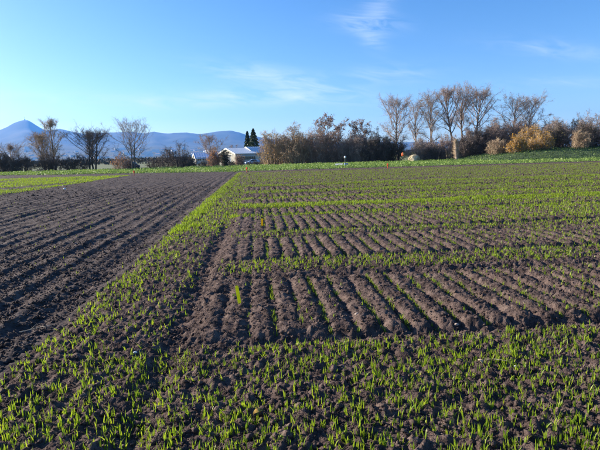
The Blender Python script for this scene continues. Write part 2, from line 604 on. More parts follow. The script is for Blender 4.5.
def bare_tree(name, label, cat, x, y, h, spread, g, bark, twigm, group=None, stems=1, first=0.25, limbs=13, angle=45, lift=0.10, twig=0.022, tw_n=9, tw_len=0.7,
              lean=(0, 0), top='round', stem_gap=0.5, trunk_r=None, leafm=None, leaf_n=0, leaf_s=0.1, sub=7, ball=None, z=None):
    """a leafless tree: trunk(s), limbs, branches, and sprays of fine twigs"""
    z0 = float(land(x, y)) - 0.1 if z is None else z
    root = empty(name, (x, y, z0), label, cat, group)
    tr, cr, lf = Tubes(), Tubes(), Tubes()
    TW_S, TW_D, TW_L = [], [], []
    rr = trunk_r or 0.017 * h
    for s in range(stems):
        a0 = g.random() * 6.28 if stems > 1 else 0
        base = np.array([stem_gap * math.cos(a0 + 0) * (s - (stems - 1) / 2) * 1.2, stem_gap * math.sin(a0) * 0.6 * (s - (stems - 1) / 2), 0])
        dirn = np.array([lean[0] + (base[0] * 0.10 if stems > 1 else 0), lean[1], 1.0])
        hh = h * (0.93 + 0.1 * g.random())
        pts, _ = limb_path(g, base, dirn, hh * 0.93, 12, 0.035, 0.05)
        tt = np.linspace(0, 1, 13)
        rad = rr * (1 - tt) ** 0.8 * (1 if stems == 1 else 0.75) + 0.012
        rad[0] *= 1.35
        tr.tube(pts, rad, 7)
        nl = limbs
        for j in range(nl):
            f = first + (0.97 - first) * (j + 0.6 * g.random()) / nl
            k = min(11, int(f * 12)); w = f * 12 - k
            p = pts[k] * (1 - w) + pts[k + 1] * w
            u = (f - first) / (1 - first)
            if top == 'round':
                prof = math.sqrt(max(0.05, 1 - (2 * u - 0.9) ** 2 * 0.95)) * 1.0
            elif top == 'vase':
                prof = 0.55 + 0.55 * math.sin(u * 2.6)
            elif top == 'flat':
                prof = 0.45 + 0.75 * u
            else:
                prof = 1.05 - 0.8 * u
            az = j * 2.399 + g.normal() * 0.4
            an = R(angle + g.normal() * 8) * (1 - 0.35 * u)
            d = np.array([math.cos(az) * math.sin(an), math.sin(az) * math.sin(an), math.cos(an)])
            ln = spread * prof * (0.8 + 0.4 * g.random()) / max(0.45, math.sin(an)) * 1.0
            ln = min(ln, (h * 1.02 - p[2]) / max(0.25, d[2]))
            if ln < 0.2:
                ln = 0.35
            q, _ = limb_path(g, p, d, ln, 5, 0.11, lift)
            r1 = max(0.018, rr * 0.42 * (1 - 0.65 * u))
            cr.tube(q, r1 * np.linspace(1, 0.25, 6) + 0.006, 4)
            for m in range(sub):
                ff = 0.2 + 0.8 * (m + g.random()) / sub
                kk = min(4, int(ff * 5)); ww = ff * 5 - kk
                bp = q[kk] * (1 - ww) + q[kk + 1] * ww
                bd = unit(unit(q[kk + 1] - q[kk]) + g.normal(size=3) * 0.62 + UPV * lift * 1.5)
                bl = ln * (0.22 + 0.28 * g.random()) * (1.15 - 0.5 * ff) + 0.2
                bq, _ = limb_path(g, bp, bd, bl, 3, 0.14, lift)
                cr.tube(bq, np.linspace(max(0.013, r1 * 0.4), 0.007, 4), 3)
                for e in range(tw_n):
                    f3 = 0.15 + 0.85 * g.random()
                    k3 = min(2, int(f3 * 3)); w3 = f3 * 3 - k3
                    TW_S.append(bq[k3] * (1 - w3) + bq[k3 + 1] * w3)
                    TW_D.append(unit(bq[k3 + 1] - bq[k3]))
                    TW_L.append(tw_len * (0.5 + 0.8 * g.random()))
    S, Dn, Ln = np.array(TW_S), np.array(TW_D), np.array(TW_L)
    Dn = unit(Dn + g.normal(size=Dn.shape) * 0.55 + UPV * lift)
    cr.cones(S, Dn, Ln, np.full(len(S), twig * 0.55))
    n2 = len(S)
    for rep in range(6):       # finer spray
        f = 0.15 + 0.85 * g.random(n2)
        S2 = S + unit(Dn) * (Ln * f)[:, None]
        D2 = unit(Dn * 0.8 + g.normal(size=Dn.shape) * 0.75 + UPV * lift)
        cr.slivers(S2, D2, Ln * (0.3 + 0.5 * g.random(n2)), twig * 0.75, g)
    kz = 0.96 * h / np.percentile(np.concatenate(cr.V)[:, 2], 99.6)     # the crown's tip at the tree's height
    tr.scale_z(kz)
    cr.scale_z(kz)
    S[:, 2] *= kz
    tr.build('trunk', bark, root)
    crown = cr.build('crown', twigm, root)
    if leafm and leaf_n:
        idx = g.integers(0, len(S), leaf_n)
        c = S[idx] + unit(Dn[idx]) * (Ln[idx] * g.random(leaf_n))[:, None] + g.normal(size=(leaf_n, 3)) * 0.12
        lf.leaves(c, leaf_s * (0.6 + 0.8 * g.random(leaf_n)), g)
        lf.build('foliage', leafm, root)
    if ball:
        bx, bz, br, bm = ball
        bt = Tubes()
        n = 300 if br > 0.6 else 620
        dd = unit(g.normal(size=(n, 3)))
        bt.cones(np.tile([bx, 0, bz], (n, 1)) + dd * br * 0.15 * g.random((n, 1)), dd, br * (0.5 + 0.6 * g.random(n)), np.full(n, 0.012 if br > 0.6 else 0.025))
        bt.build('mistletoe', bm, root)
    return root


def shrub(name, label, x, y, h, w, g, twigm, group=None, stems=46, density=1.0, leafm=None, leaf_n=0, leaf_s=0.09, lift=0.0, cat='shrub', twig=0.03, depth=None, z=None, ragged=0.3):
    """a many-stemmed thicket of fine twigs with an uneven outline"""
    z0 = float(land(x, y)) - 0.05 if z is None else z
    root = empty(name, (x, y, z0), label, cat, group)
    st, cr, lf = Tubes(), Tubes(), Tubes()
    depth = depth or w * 0.7
    S, Dn, Ln = [], [], []
    lobes = [(g.random() * 6.28, 0.72 + ragged * g.normal()) for _ in range(5)]
    for s in range(stems):
        a = g.random() * 6.28
        rr = math.sqrt(g.random())
        b = np.array([math.cos(a) * rr * w * 0.30, math.sin(a) * rr * depth * 0.30, 0])
        tip = np.array([math.cos(a) * rr * w * 0.5, math.sin(a) * rr * depth * 0.5, 0])
        lob = 1 + 0.22 * sum(v * math.cos(a * (k + 1) + ph) for k, (ph, v) in enumerate(lobes)) * 0.5
        tip[2] = h * math.sqrt(max(0.08, 1 - rr ** 2.2 * 0.88)) * (0.72 + 0.28 * g.random()) * min(1.12, lob)
        n = 6
        ts = np.linspace(0, 1, n + 1)[:, None]
        mid = b * 0.35 + tip * 0.65
        mid[2] = tip[2] * (0.75 + 0.3 * g.random())
        q = (1 - ts) ** 2 * b + 2 * ts * (1 - ts) * mid + ts ** 2 * tip
        q[1:] += g.normal(size=(n, 3)) * 0.03 * h
        st.tube(q, np.linspace(0.035, 0.010, n + 1) * (0.6 + 0.12 * h), 3)
        m = int(20 * density * (0.6 + 0.2 * h))
        f = g.random(m) ** 0.75
        k = np.minimum(n - 1, (f * n).astype(int))
        ww = (f * n - k)[:, None]
        S.append(q[k] * (1 - ww) + q[k + 1] * ww)
        Dn.append(unit(unit(q[k + 1] - q[k]) * 0.55 + g.normal(size=(m, 3)) * 0.8))
        Ln.append((0.3 + 0.5 * g.random(m)) * (0.55 + 0.09 * h))
    S, Dn, Ln = np.concatenate(S), np.concatenate(Dn), np.concatenate(Ln)
    cr.cones(S, Dn, Ln, np.full(len(S), twig * 0.5))
    n2 = len(S)
    for rep in range(6):
        f = 0.1 + 0.9 * g.random(n2)
        S2 = S + Dn * (Ln * f)[:, None]
        cr.slivers(S2, unit(Dn * 0.5 + g.normal(size=Dn.shape) * 0.8 + UPV * (0.1 + lift)), Ln * (0.35 + 0.45 * g.random(n2)), twig * 0.85, g)
    st.build('stem', twigm, root)
    cr.build('crown', twigm, root)
    if leafm and leaf_n:
        idx = g.integers(0, n2, leaf_n)
        c = S[idx] + Dn[idx] * (Ln[idx] * (0.3 + g.random(leaf_n)))[:, None] + g.normal(size=(leaf_n, 3)) * 0.1
        lf.leaves(c, leaf_s * (0.6 + 0.8 * g.random(leaf_n)), g)
        lf.build('foliage', leafm, root)
    return root


BARK = noise_mat('bark_grey', [(0.10, 0.085, 0.075), (0.19, 0.165, 0.145)], scale=6, rough=0.95, bump=0.6, bscale=20)
BARKD = noise_mat('bark_dark', [(0.04, 0.035, 0.035), (0.085, 0.07, 0.062)], scale=6, rough=0.95)
BARKL = noise_mat('bark_pale', [(0.24, 0.19, 0.16), (0.36, 0.29, 0.25)], scale=5, rough=0.95)
TW_GREY = noise_mat('twig_greybrown', [(0.22, 0.175, 0.15), (0.34, 0.27, 0.235)], scale=2, rough=0.9)
TW_RED = noise_mat('twig_redbrown', [(0.24, 0.175, 0.145), (0.36, 0.27, 0.225)], scale=2, rough=0.9)
TW_DARK = noise_mat('twig_dark', [(0.085, 0.068, 0.062), (0.15, 0.12, 0.105)], scale=2, rough=0.9)
TW_TAN = noise_mat('twig_tan', [(0.28, 0.21, 0.14), (0.44, 0.33, 0.22)], scale=2, rough=0.9)
LF_GOLD = noise_mat('leaf_gold', [(0.40, 0.20, 0.015), (0.60, 0.34, 0.03)], scale=3, rough=0.6, trans=0.4)
LF_ORANGE = noise_mat('leaf_orange', [(0.36, 0.14, 0.04), (0.50, 0.24, 0.06)], scale=3, rough=0.6, trans=0.35)
LF_OLIVE = noise_mat('leaf_olive', [(0.08, 0.085, 0.03), (0.17, 0.15, 0.05)], scale=3, rough=0.6, trans=0.3)
LF_BROWN = noise_mat('leaf_brown', [(0.26, 0.165, 0.105), (0.42, 0.28, 0.18)], scale=3, rough=0.7, trans=0.5)
LF_PURPLE = noise_mat('leaf_dusky', [(0.19, 0.145, 0.125), (0.32, 0.24, 0.205)], scale=3, rough=0.7, trans=0.5)
LF_IVY = noise_mat('leaf_ivy', [(0.025, 0.045, 0.018), (0.05, 0.075, 0.03)], scale=3, rough=0.5, trans=0.2)


def G(n):
    return np.random.default_rng(1000 + n)


# --- left of the opening
shrub('hedge_shrub', 'low dark leafless thicket at the left picture edge', -37.6, 72, 3.3, 5.0, G(1), TW_DARK, stems=60, density=1.1, group='dark hedge shrubs on the left')
shrub('hedge_shrub', 'dark leafless thicket second from the left edge, below the mistletoe tree', -34.4, 71.5, 2.9, 4.6, G(2), TW_DARK, stems=60, density=1.1, group='dark hedge shrubs on the left')
shrub('hedge_shrub', 'dark leafless thicket at the foot of the slim straight tree', -30.6, 72.5, 3.0, 4.6, G(3), TW_DARK, stems=54, density=1.0, group='dark hedge shrubs on the left')
shrub('hedge_shrub', 'dark low thicket between the slim tree and the leaning tree', -27.0, 73, 2.6, 4.4, G(4), TW_DARK, stems=50, density=1.0, group='dark hedge shrubs on the left')
bare_tree('mistletoe_tree', 'small grey bare tree with a dark mistletoe ball, far left', 'tree', -37.4, 75, 5.2, 2.3, G(5), BARK, TW_GREY, limbs=12, first=0.35, tw_n=6, ball=(0.1, 3.9, 0.42, TW_DARK))
bare_tree('slim_tree', 'slim straight bare tree with a rounded tuft on top', 'tree', -30.6, 74, 8.5, 2.0, G(6), BARKD, TW_TAN, limbs=20, first=0.10, angle=58, tw_n=9, tw_len=0.55, top='round', ball=(0.0, 7.3, 1.1, TW_GREY))
bare_tree('brown_tree', 'brown upright bare tree just left of the slim straight tree', 'tree', -32.7, 76, 6.6, 1.6, G(7), BARK, TW_TAN, limbs=14, first=0.12, angle=32, tw_n=8, top='vase', stems=2)
bare_tree('leaning_tree', 'dark bare tree with stems leaning apart beside the twin tree', 'tree', -24.7, 73, 7.0, 3.4, G(8), BARKD, TW_DARK, limbs=12, first=0.22, angle=46, tw_n=8, stems=3, stem_gap=0.75, top='vase', trunk_r=0.17)
bare_tree('twin_tree', 'tall pale bare tree on two stems left of the round dark shrub', 'tree', -18.2, 72, 8.3, 3.6, G(9), BARK, TW_GREY, limbs=13, first=0.24, angle=52, tw_n=6, stems=2, stem_gap=0.85, lift=0.13, trunk_r=0.135, twig=0.018)
shrub('round_shrub', 'large rounded dark bare shrub between the twin tree and blue-roofed shed', -12.6, 74, 4.3, 5.2, G(10), TW_DARK, stems=48, density=0.55, lift=0.3)
shrub('round_shrub', 'low dark thicket hugging the foot of the round dark shrub', -12.0, 72.6, 2.2, 6.4, G(11), TW_DARK, stems=60, density=1.0)
shrub('orange_shrub', 'small orange-tinged shrub far behind the leaning tree', -24.8, 88, 2.9, 3.6, G(12), TW_RED, stems=30, density=0.7, leafm=LF_ORANGE, leaf_n=500)
shrub('low_shrub', 'low dark bush beside the dark blue car behind the left verge', -20.9, 79, 1.5, 2.6, G(13), TW_DARK, stems=30, density=0.9)
shrub('low_shrub', 'low grey bush under the twin-stemmed tree', -16.2, 78, 1.9, 3.6, G(14), TW_DARK, stems=36, density=0.8)
# --- around the sheds
bare_tree('red_tree', 'reddish bare tree left of the pale sheds', 'tree', -8.9, 95, 6.9, 2.8, G(15), BARK, TW_RED, limbs=14, first=0.2, angle=48, tw_n=10, twig=0.026)
shrub('orange_shrub', 'orange leafy shrub against the left end of the sheds', -8.2, 90, 3.4, 2.4, G(16), TW_RED, stems=40, density=0.8, leafm=LF_ORANGE, leaf_n=1100)
shrub('evergreen_shrub', 'dark green shrub touching the gable of the left shed', -6.3, 92, 3.2, 2.0, G(17), TW_DARK, stems=40, density=0.9, leafm=LF_IVY, leaf_n=1600)
shrub('brown_shrub', 'small pinkish brown shrub left of the silver blue car', -3.6, 100, 2.6, 2.2, G(18), TW_RED, stems=36, density=0.8, leafm=LF_BROWN, leaf_n=500)
shrub('low_shrub', 'low dark bush in front of the dark car by the sheds', 1.6, 96, 1.3, 2.6, G(19), TW_DARK, stems=36, density=0.9)
HED = [(-10.5, 100, 1.2, 4.0), (-0.6, 106, 0.9, 4.4), (-5.8, 104, 1.0, 3.6), (-14.5, 98, 1.4, 4.0)]
for k, (x, y, h, w) in enumerate(HED):
    shrub('low_hedge', ['low dark hedge in front of the orange leafy shrub', 'low clipped hedge in front of the silver blue car', 'low hedge below the gable of the left shed',
                        'low dark hedge in front of the blue-roofed shed'][k], x, y, h, w, G(20 + k), TW_DARK, stems=40, density=0.8, cat='hedge', leafm=LF_IVY, leaf_n=500)
BACK = [(-9, 182, 6.6, 7), (-2, 184, 7.2, 8), (5, 180, 6.8, 7), (12, 178, 7.5, 9), (-17, 186, 6.0, 8)]
for k, (x, y, h, w) in enumerate(BACK):
    shrub('far_tree', ['brown bare tree behind the left shed roof', 'brown bare tree behind the two conifers', 'brown bare tree behind the right shed roof',
                       'brown bare tree behind the golden thicket', 'brown bare tree behind the blue-roofed shed'][k], x, y, h, w, G(30 + k), TW_RED, stems=44, density=0.5, cat='tree', twig=0.09,
          group='brown trees behind the sheds')


def conifer(label, x, y, h, r, g):
    root = empty('conifer', (x, y, float(land(x, y))), label, 'conifer', 'conifers behind the sheds')
    tr, cr = Tubes(), Tubes()
    tr.tube(np.array([[0, 0, z] for z in np.linspace(0, h, 6)]), np.linspace(0.22, 0.03, 6), 6)
    n = 5200
    zz = h * (0.10 + 0.90 * g.random(n) ** 0.9)
    rad = r * (1 - zz / h) ** 0.7 * np.minimum(1, 0.35 + zz / h * 1.6) * (0.55 + 0.45 * np.abs(np.sin(zz * 3.1))) * np.sqrt(0.25 + 0.75 * g.random(n))
    az = g.random(n) * 6.28
    c = np.stack([np.cos(az) * rad, np.sin(az) * rad, zz - 0.25 * rad], -1)
    cr.leaves(c, 0.28 * (0.6 + 0.8 * g.random(n)), g)
    tr.build('trunk', BARKD, root)
    cr.build('crown', LF_IVY, root)


conifer('dark green conifer behind the sheds, the left and shorter of the pair', -3.2, 172, 11.2, 2.6, G(40))
conifer('dark green conifer behind the sheds, the right and taller of the pair', -1.0, 170, 12.0, 3.8, G(41))
# --- the long thicket in the middle
shrub('golden_thicket', 'golden brown tall thicket with yellow leaves right beside the sheds', 2.6, 78, 5.98, 5.06, G(50), TW_TAN, stems=62, density=0.75, leafm=LF_GOLD, leaf_n=750, leaf_s=0.08)
shrub('golden_thicket', 'tan brown tall bare thicket next to the golden one', 6.2, 76.5, 6.32, 5.29, G(51), TW_TAN, stems=66, density=0.75, leafm=LF_BROWN, leaf_n=1600)
shrub('brown_thicket', 'pinkish brown thicket left of the flat-topped tree', 9.8, 77, 5.98, 5.29, G(52), TW_RED, stems=66, density=0.75, leafm=LF_BROWN, leaf_n=1200)
shrub('brown_thicket', 'brown thicket below the flat-topped tree', 13.0, 77.5, 5.40, 5.29, G(53), TW_RED, stems=62, density=0.75, leafm=LF_PURPLE, leaf_n=1800)
shrub('brown_thicket', 'dusky thicket between the flat-topped tree and the small tufted tree', 16.2, 76, 4.94, 5.52, G(54), TW_GREY, stems=66, density=1.1, leafm=LF_PURPLE, leaf_n=1800)
shrub('dark_thicket', 'very dark thicket left of the fan-shaped poplar', 19.4, 75, 4.83, 5.75, G(55), TW_DARK, stems=74, density=1.25, leafm=LF_IVY, leaf_n=900)
shrub('dark_thicket', 'very dark low thicket at the foot of the fan-shaped poplar', 22.6, 76.5, 4.25, 5.29, G(56), TW_DARK, stems=70, density=1.2, leafm=LF_IVY, leaf_n=700)
bare_tree('flat_topped_tree', 'flat-topped tree with dusky leaves rising above the brown thicket', 'tree', 12.8, 81, 8.8, 3.6, G(57), BARKD, TW_DARK, limbs=12, first=0.45, angle=60, tw_n=5, top='flat', leafm=LF_PURPLE, leaf_n=3200, leaf_s=0.11, lift=0.05)
bare_tree('tufted_tree', 'smaller tufted tree right of the flat-topped tree', 'tree', 18.4, 81, 7.9, 2.0, G(58), BARKD, TW_DARK, limbs=11, first=0.45, angle=52, tw_n=5, top='flat', leafm=LF_PURPLE, leaf_n=1900, leaf_s=0.11, lift=0.05)
# --- poplars and the hedge on the right
pop = dict(group='tall bare poplars', lift=0.075, twig=0.027, tw_len=0.85)
bare_tree('poplar', 'tall fan-shaped bare poplar, leftmost of the row', 'tree', 25.9, 84, 12.5, 3.22, G(60), BARK, TW_RED, limbs=23, first=0.28, angle=43, tw_n=9, top='vase', **pop)
bare_tree('poplar', 'slender bare poplar second from the left in the row', 'tree', 30.1, 86, 12.2, 1.95, G(61), BARK, TW_GREY, limbs=17, first=0.3, angle=37, tw_n=7, top='vase', **pop)
bare_tree('poplar', 'slender bare poplar with a pointed top, third from the left', 'tree', 32.0, 84, 12.9, 2.53, G(62), BARK, TW_GREY, limbs=20, first=0.3, angle=39, tw_n=8, top='round', **pop)
bare_tree('poplar', 'tall bare poplar on the left of the dense dome of three', 'tree', 36.3, 84, 13.4, 3.10, G(63), BARK, TW_RED, limbs=23, first=0.36, angle=43, tw_n=9, top='vase', **pop)
bare_tree('poplar', 'tall bare poplar in the middle of the dense dome of three', 'tree', 38.9, 85.5, 13.3, 2.53, G(64), BARK, TW_RED, limbs=20, first=0.38, angle=39, tw_n=8, top='vase', **pop)
bare_tree('poplar', 'bare poplar spreading to the right of the dense dome of three', 'tree', 40.5, 84, 12.8, 3.91, G(65), BARK, TW_RED, limbs=23, first=0.36, angle=47, tw_n=9, top='vase', lean=(0.07, 0), **pop)
bare_tree('poplar', 'round bare tree above the yellow shrubs, left of the last pair', 'tree', 47.6, 84, 11.0, 3.68, G(66), BARK, TW_GREY, limbs=19, first=0.3, angle=55, tw_n=8, top='round', z=1.2, **pop)
bare_tree('poplar', 'round bare tree, rightmost of the tall trees', 'tree', 50.6, 84, 11.2, 3.45, G(67), BARK, TW_GREY, limbs=19, first=0.3, angle=51, tw_n=8, top='vase', z=1.2, **pop)
RIGHT = [
    ('grey_shrub', 'grey brown arching shrub right of the pale mound', 26.4, 74, 3.7, 4.4, TW_GREY, None, 0),
    ('grey_shrub', 'grey shrub at the feet of the two slender poplars', 29.0, 76, 3.4, 4.4, TW_GREY, None, 0),
    ('dark_shrub', 'dark shrub left of the pale ivy trunk', 28.6, 73, 2.4, 3.8, TW_DARK, LF_IVY, 300),
    ('brown_shrub', 'brown shrub behind the pale ivy trunk', 32.4, 76, 4.0, 4.6, TW_RED, LF_PURPLE, 400),
    ('dark_shrub', 'dark brown shrub right of the pale ivy trunk', 34.6, 74, 4.0, 4.4, TW_DARK, LF_PURPLE, 500),
    ('dark_shrub', 'dark rounded shrub beneath the dome of three poplars', 37.2, 75, 4.6, 4.8, TW_DARK, LF_PURPLE, 600),
    ('tan_shrub', 'tan leafy shrub left of the yellow shrubs', 37.0, 69, 2.6, 3.6, TW_TAN, LF_BROWN, 500),
    ('brown_shrub', 'tall brown shrub behind the left yellow shrub', 41.0, 77, 5.2, 5.2, TW_RED, LF_BROWN, 500),
    ('brown_shrub', 'tall brown shrub below the round bare trees', 45.0, 77, 5.4, 5.4, TW_RED, LF_BROWN, 600),
    ('yellow_shrub', 'orange yellow shrub, left one above the green bank', 38.6, 66.5, 2.5, 3.0, TW_TAN, LF_GOLD, 2300),
    ('yellow_shrub', 'larger orange yellow shrub, right one above the green bank', 42.4, 66.5, 3.0, 3.8, TW_TAN, LF_GOLD, 2300),
    ('yellow_shrub', 'yellow-green leafy shrub behind the larger yellow shrub', 43.4, 71, 4.0, 4.0, TW_TAN, LF_GOLD, 2000),
    ('olive_shrub', 'dark olive shrub right of the yellow shrubs', 46.8, 70, 4.0, 4.6, TW_DARK, LF_OLIVE, 900),
    ('brown_shrub', 'feathery brown shrub in the hedge on the right', 49.0, 73, 5.0, 5.2, TW_GREY, LF_BROWN, 500),
    ('tan_shrub', 'pale brown rounded shrub in front of the hedge on the right', 48.6, 66.5, 2.9, 2.8, TW_TAN, LF_BROWN, 700),
    ('olive_shrub', 'dark shrub near the right end of the hedge', 52.2, 70, 4.2, 5.0, TW_DARK, LF_OLIVE, 900),
    ('brown_shrub', 'tall feathery brown shrub near the right picture edge', 55.0, 73, 5.4, 5.2, TW_GREY, LF_BROWN, 600),
    ('brown_shrub', 'reddish brown shrub cut by the right picture edge', 55.4, 68.5, 4.2, 4.6, TW_RED, LF_BROWN, 700),
]
for k, (nm, lb, x, y, h, w, tm, lm, ln) in enumerate(RIGHT):
    shrub(nm, lb, x, y, h, w, G(80 + k), tm, group='hedge shrubs on the right', stems=int(38 + w * 5), density=1.0, leafm=lm, leaf_n=ln)

FILL = [
    ('tan brown thicket behind the golden and tan thickets', 4.6, 80.5, 5.6, 5.0, TW_TAN, LF_BROWN),
    ('brown thicket behind the tan and pinkish thickets', 8.2, 81, 5.6, 5.0, TW_RED, LF_BROWN),
    ('brown thicket left of the foot of the flat-topped tree', 11.0, 80, 5.3, 5.0, TW_RED, LF_PURPLE),
    ('dusky thicket right of the foot of the flat-topped tree', 15.2, 80.5, 5.0, 5.0, TW_DARK, LF_PURPLE),
    ('dark thicket below the small tufted tree', 18.4, 79.5, 5.0, 5.0, TW_DARK, LF_PURPLE),
    ('dark thicket between tufted tree and fan-shaped poplar', 21.6, 80, 4.7, 5.0, TW_DARK, LF_IVY),
    ('grey thicket behind the two slender poplars', 30.6, 81, 4.2, 5.6, TW_GREY, LF_PURPLE),
    ('brown thicket behind the dome of three poplars', 38.6, 80, 5.0, 6.0, TW_RED, LF_PURPLE),
    ('brown thicket behind the round bare trees', 43.0, 81, 5.0, 6.0, TW_RED, LF_BROWN),
    ('brown thicket right of the round bare trees', 47.6, 80, 5.2, 6.0, TW_GREY, LF_BROWN),
    ('brown thicket at the back of the hedge, second from the right edge', 52.0, 79, 5.4, 6.0, TW_RED, LF_BROWN),
    ('brown thicket at the back of the hedge by the right picture edge', 57.0, 79, 5.6, 6.0, TW_GREY, LF_BROWN),
]
for k, (lb, x, y, h, w, tm_, lm) in enumerate(FILL):
    shrub('back_thicket', lb, x, y, h, w, G(150 + k), tm_, group='thickets at the back of the hedge', stems=50, density=0.75, leafm=lm, leaf_n=1300, leaf_s=0.11)

# pale trunk wrapped in dead ivy
g = G(120)
root = empty('ivy_trunk', (30.9, 70, float(land(30.9, 70)) - 0.05), 'pale thick tree stump shaggy with dry stems at the verge', 'tree trunk')
t_ = Tubes()
q, _ = limb_path(g, (0, 0, 0), (0.03, 0, 1), 3.2, 8, 0.05, 0.05)
t_.tube(q, np.array([0.34, 0.24, 0.20, 0.19, 0.20, 0.19, 0.16, 0.13, 0.08]), 9)
t_.build('trunk', BARKL, root)
t_ = Tubes()
n = 900
k = g.integers(0, 8, n); w = g.random(n)[:, None]
S = q[k] * (1 - w) + q[k + 1] * w
Dn = unit(g.normal(size=(n, 3)) * np.array([1, 1, 0.6]) + UPV * 0.3)
t_.cones(S + Dn * 0.1, Dn, 0.25 + 0.45 * g.random(n), np.full(n, 0.016))
t_.build('dry_stems', TW_TAN, root)

# ------------------------------------------------------------------ sheds, cars and the town
M_ROOF = noise_mat('shed_roof', [(0.50, 0.54, 0.60), (0.62, 0.66, 0.72)], scale=0.6, rough=0.45, metallic=0.0, spec=0.6)
M_BROOF = noise_mat('blue_roof', [(0.26, 0.36, 0.55), (0.36, 0.46, 0.64)], scale=0.6, rough=0.4, spec=0.6)
M_CREAM = noise_mat('cream_wall', [(0.30, 0.28, 0.23), (0.40, 0.37, 0.31)], scale=0.7, rough=0.85)
M_GREYW = noise_mat('grey_wall', [(0.26, 0.29, 0.34), (0.38, 0.41, 0.46)], scale=0.7, rough=0.85)
M_TRIM = flat('white_trim', (0.72, 0.70, 0.64), 0.6, 0.05)
M_GLASS = flat('dark_glass', (0.03, 0.04, 0.05), 0.08, 0.2, spec=0.6)
M_POST = flat('post_metal', (0.35, 0.37, 0.40), 0.5)


def shed(label, x, y, rz, half, length, eave, apex, roofm, open_front, group=None):
    """gabled shed: x runs along the ridge, y across; the gable at x = 0"""
    z0 = float(land(x, y)) - 0.05
    root = empty('shed', (x, y, z0), label, 'shed', group, rz)
    w = 0.15
    gab = MB()
    pr = [(-half, 0), (half, 0), (half, eave), (0, apex - 0.05), (-half, eave)]
    gab.add([(0, a, b) for a, b in pr] + [(w, a, b) for a, b in pr],
            [(0, 4, 3, 2, 1), (5, 6, 7, 8, 9)] + [(i, (i + 1) % 5, (i + 1) % 5 + 5, i + 5) for i in range(5)])
    gab.build('gable_wall', M_CREAM, root)
    gb = MB()
    gb.add([(length, a, b) for a, b in pr] + [(length - w, a, b) for a, b in pr],
           [(0, 1, 2, 3, 4), (5, 9, 8, 7, 6)] + [(i, i + 5, (i + 1) % 5 + 5, (i + 1) % 5) for i in range(5)])
    gb.build('end_wall', M_GREYW, root)
    MB().box(w, length - w, half - w, half, 0, eave).build('back_wall', M_GREYW, root)
    sill = 0.9
    if open_front:
        MB().box(w, length - w, -half + 1.6, -half + 1.75, 0, eave).build('front_wall', M_GREYW, root)
        for i in range(7):
            px = 0.3 + (length - 0.6) * i / 6
            MB().box(px - 0.09, px + 0.09, -half + 0.01, -half + 0.19, 0, eave).build('post', M_TRIM, root)
        for i in range(4):
            px = length * (0.15 + 0.22 * i)
            d = MB().box(px - 1.1, px + 1.1, -half + 1.55, -half + 1.597, 0.05, 2.5).build('door', [M_TRIM, M_BROOF][i % 2], root)
            MB().box(px + 0.8, px + 0.9, -half + 1.50, -half + 1.549, 1.0, 1.2).build('handle', M_POST, d)
    else:
        MB().box(w, length - w, -half, -half + w, 0, eave).build('front_wall', M_GREYW, root)
        for i in range(5):
            px = length * (0.12 + 0.19 * i)
            f = MB().box(px - 0.8, px + 0.8, -half - 0.05, -half - 0.002, 1.2, 2.5).build('window', M_TRIM, root)
            MB().box(px - 0.68, px - 0.04, -half - 0.07, -half - 0.052, 1.3, 2.4).build('pane', M_GLASS, f)
            MB().box(px + 0.04, px + 0.68, -half - 0.07, -half - 0.052, 1.3, 2.4).build('pane', M_GLASS, f)
    # a wide doorway and a window band on the gable
    d = MB().box(-0.05, -0.002, -half * 0.45, half * 0.45, 0.02, 2.2).build('gable_door', M_GREYW, root)
    MB().box(-0.08, -0.052, -0.05, 0.05, 0.02, 2.2).build('door_joint', M_GLASS, d)
    f = MB().box(-0.05, -0.002, -half * 0.62, half * 0.62, eave - 0.9, eave - 0.2).build('window', M_TRIM, root)
    for i in range(4):
        a = -half * 0.58 + i * half * 0.29
        MB().box(-0.07, -0.052, a + 0.04, a + half * 0.29 - 0.04, eave - 0.82, eave - 0.28).build('pane', M_GLASS, f)
    # two roof slopes with standing seams and white barge boards
    sl_ = (apex - eave) / half
    ov = 0.45
    for sgn in (-1, 1):
        th = 0.12
        ye, ze = sgn * (half + ov), eave - sl_ * ov
        rb = MB().add([(-0.3, 0, apex), (length + 0.3, 0, apex), (length + 0.3, ye, ze), (-0.3, ye, ze),
                       (-0.3, 0, apex + th), (length + 0.3, 0, apex + th), (length + 0.3, ye, ze + th), (-0.3, ye, ze + th)],
                      [(0, 1, 2, 3), (4, 7, 6, 5), (0, 4, 5, 1), (2, 6, 7, 3), (0, 3, 7, 4), (1, 5, 6, 2)])
        ro = rb.build('roof', roofm, root)
        sm = MB()
        for i in range(int(length / 0.9) + 1):
            sx = -0.25 + i * 0.9
            sm.add([(sx, 0.02 * sgn, apex + th), (sx + 0.04, 0.02 * sgn, apex + th), (sx + 0.04, ye, ze + th), (sx, ye, ze + th),
                    (sx, 0.02 * sgn, apex + th + 0.025), (sx + 0.04, 0.02 * sgn, apex + th + 0.025), (sx + 0.04, ye, ze + th + 0.025), (sx, ye, ze + th + 0.025)],
                   [(4, 7, 6, 5), (0, 4, 5, 1), (2, 6, 7, 3), (0, 3, 7, 4), (1, 5, 6, 2)])
        sm.build('roof_seams', roofm, ro)
        MB().add([(-0.36, 0, apex - 0.25), (-0.303, 0, apex - 0.25), (-0.303, ye, ze - 0.25), (-0.36, ye, ze - 0.25),
                  (-0.36, 0, apex + 0.2), (-0.303, 0, apex + 0.2), (-0.303, ye, ze + 0.2), (-0.36, ye, ze + 0.2)],
                 [(0, 1, 2, 3), (4, 7, 6, 5), (0, 4, 5, 1), (2, 6, 7, 3), (0, 3, 7, 4), (1, 5, 6, 2)]).build('barge_board', M_TRIM, root)
    return root


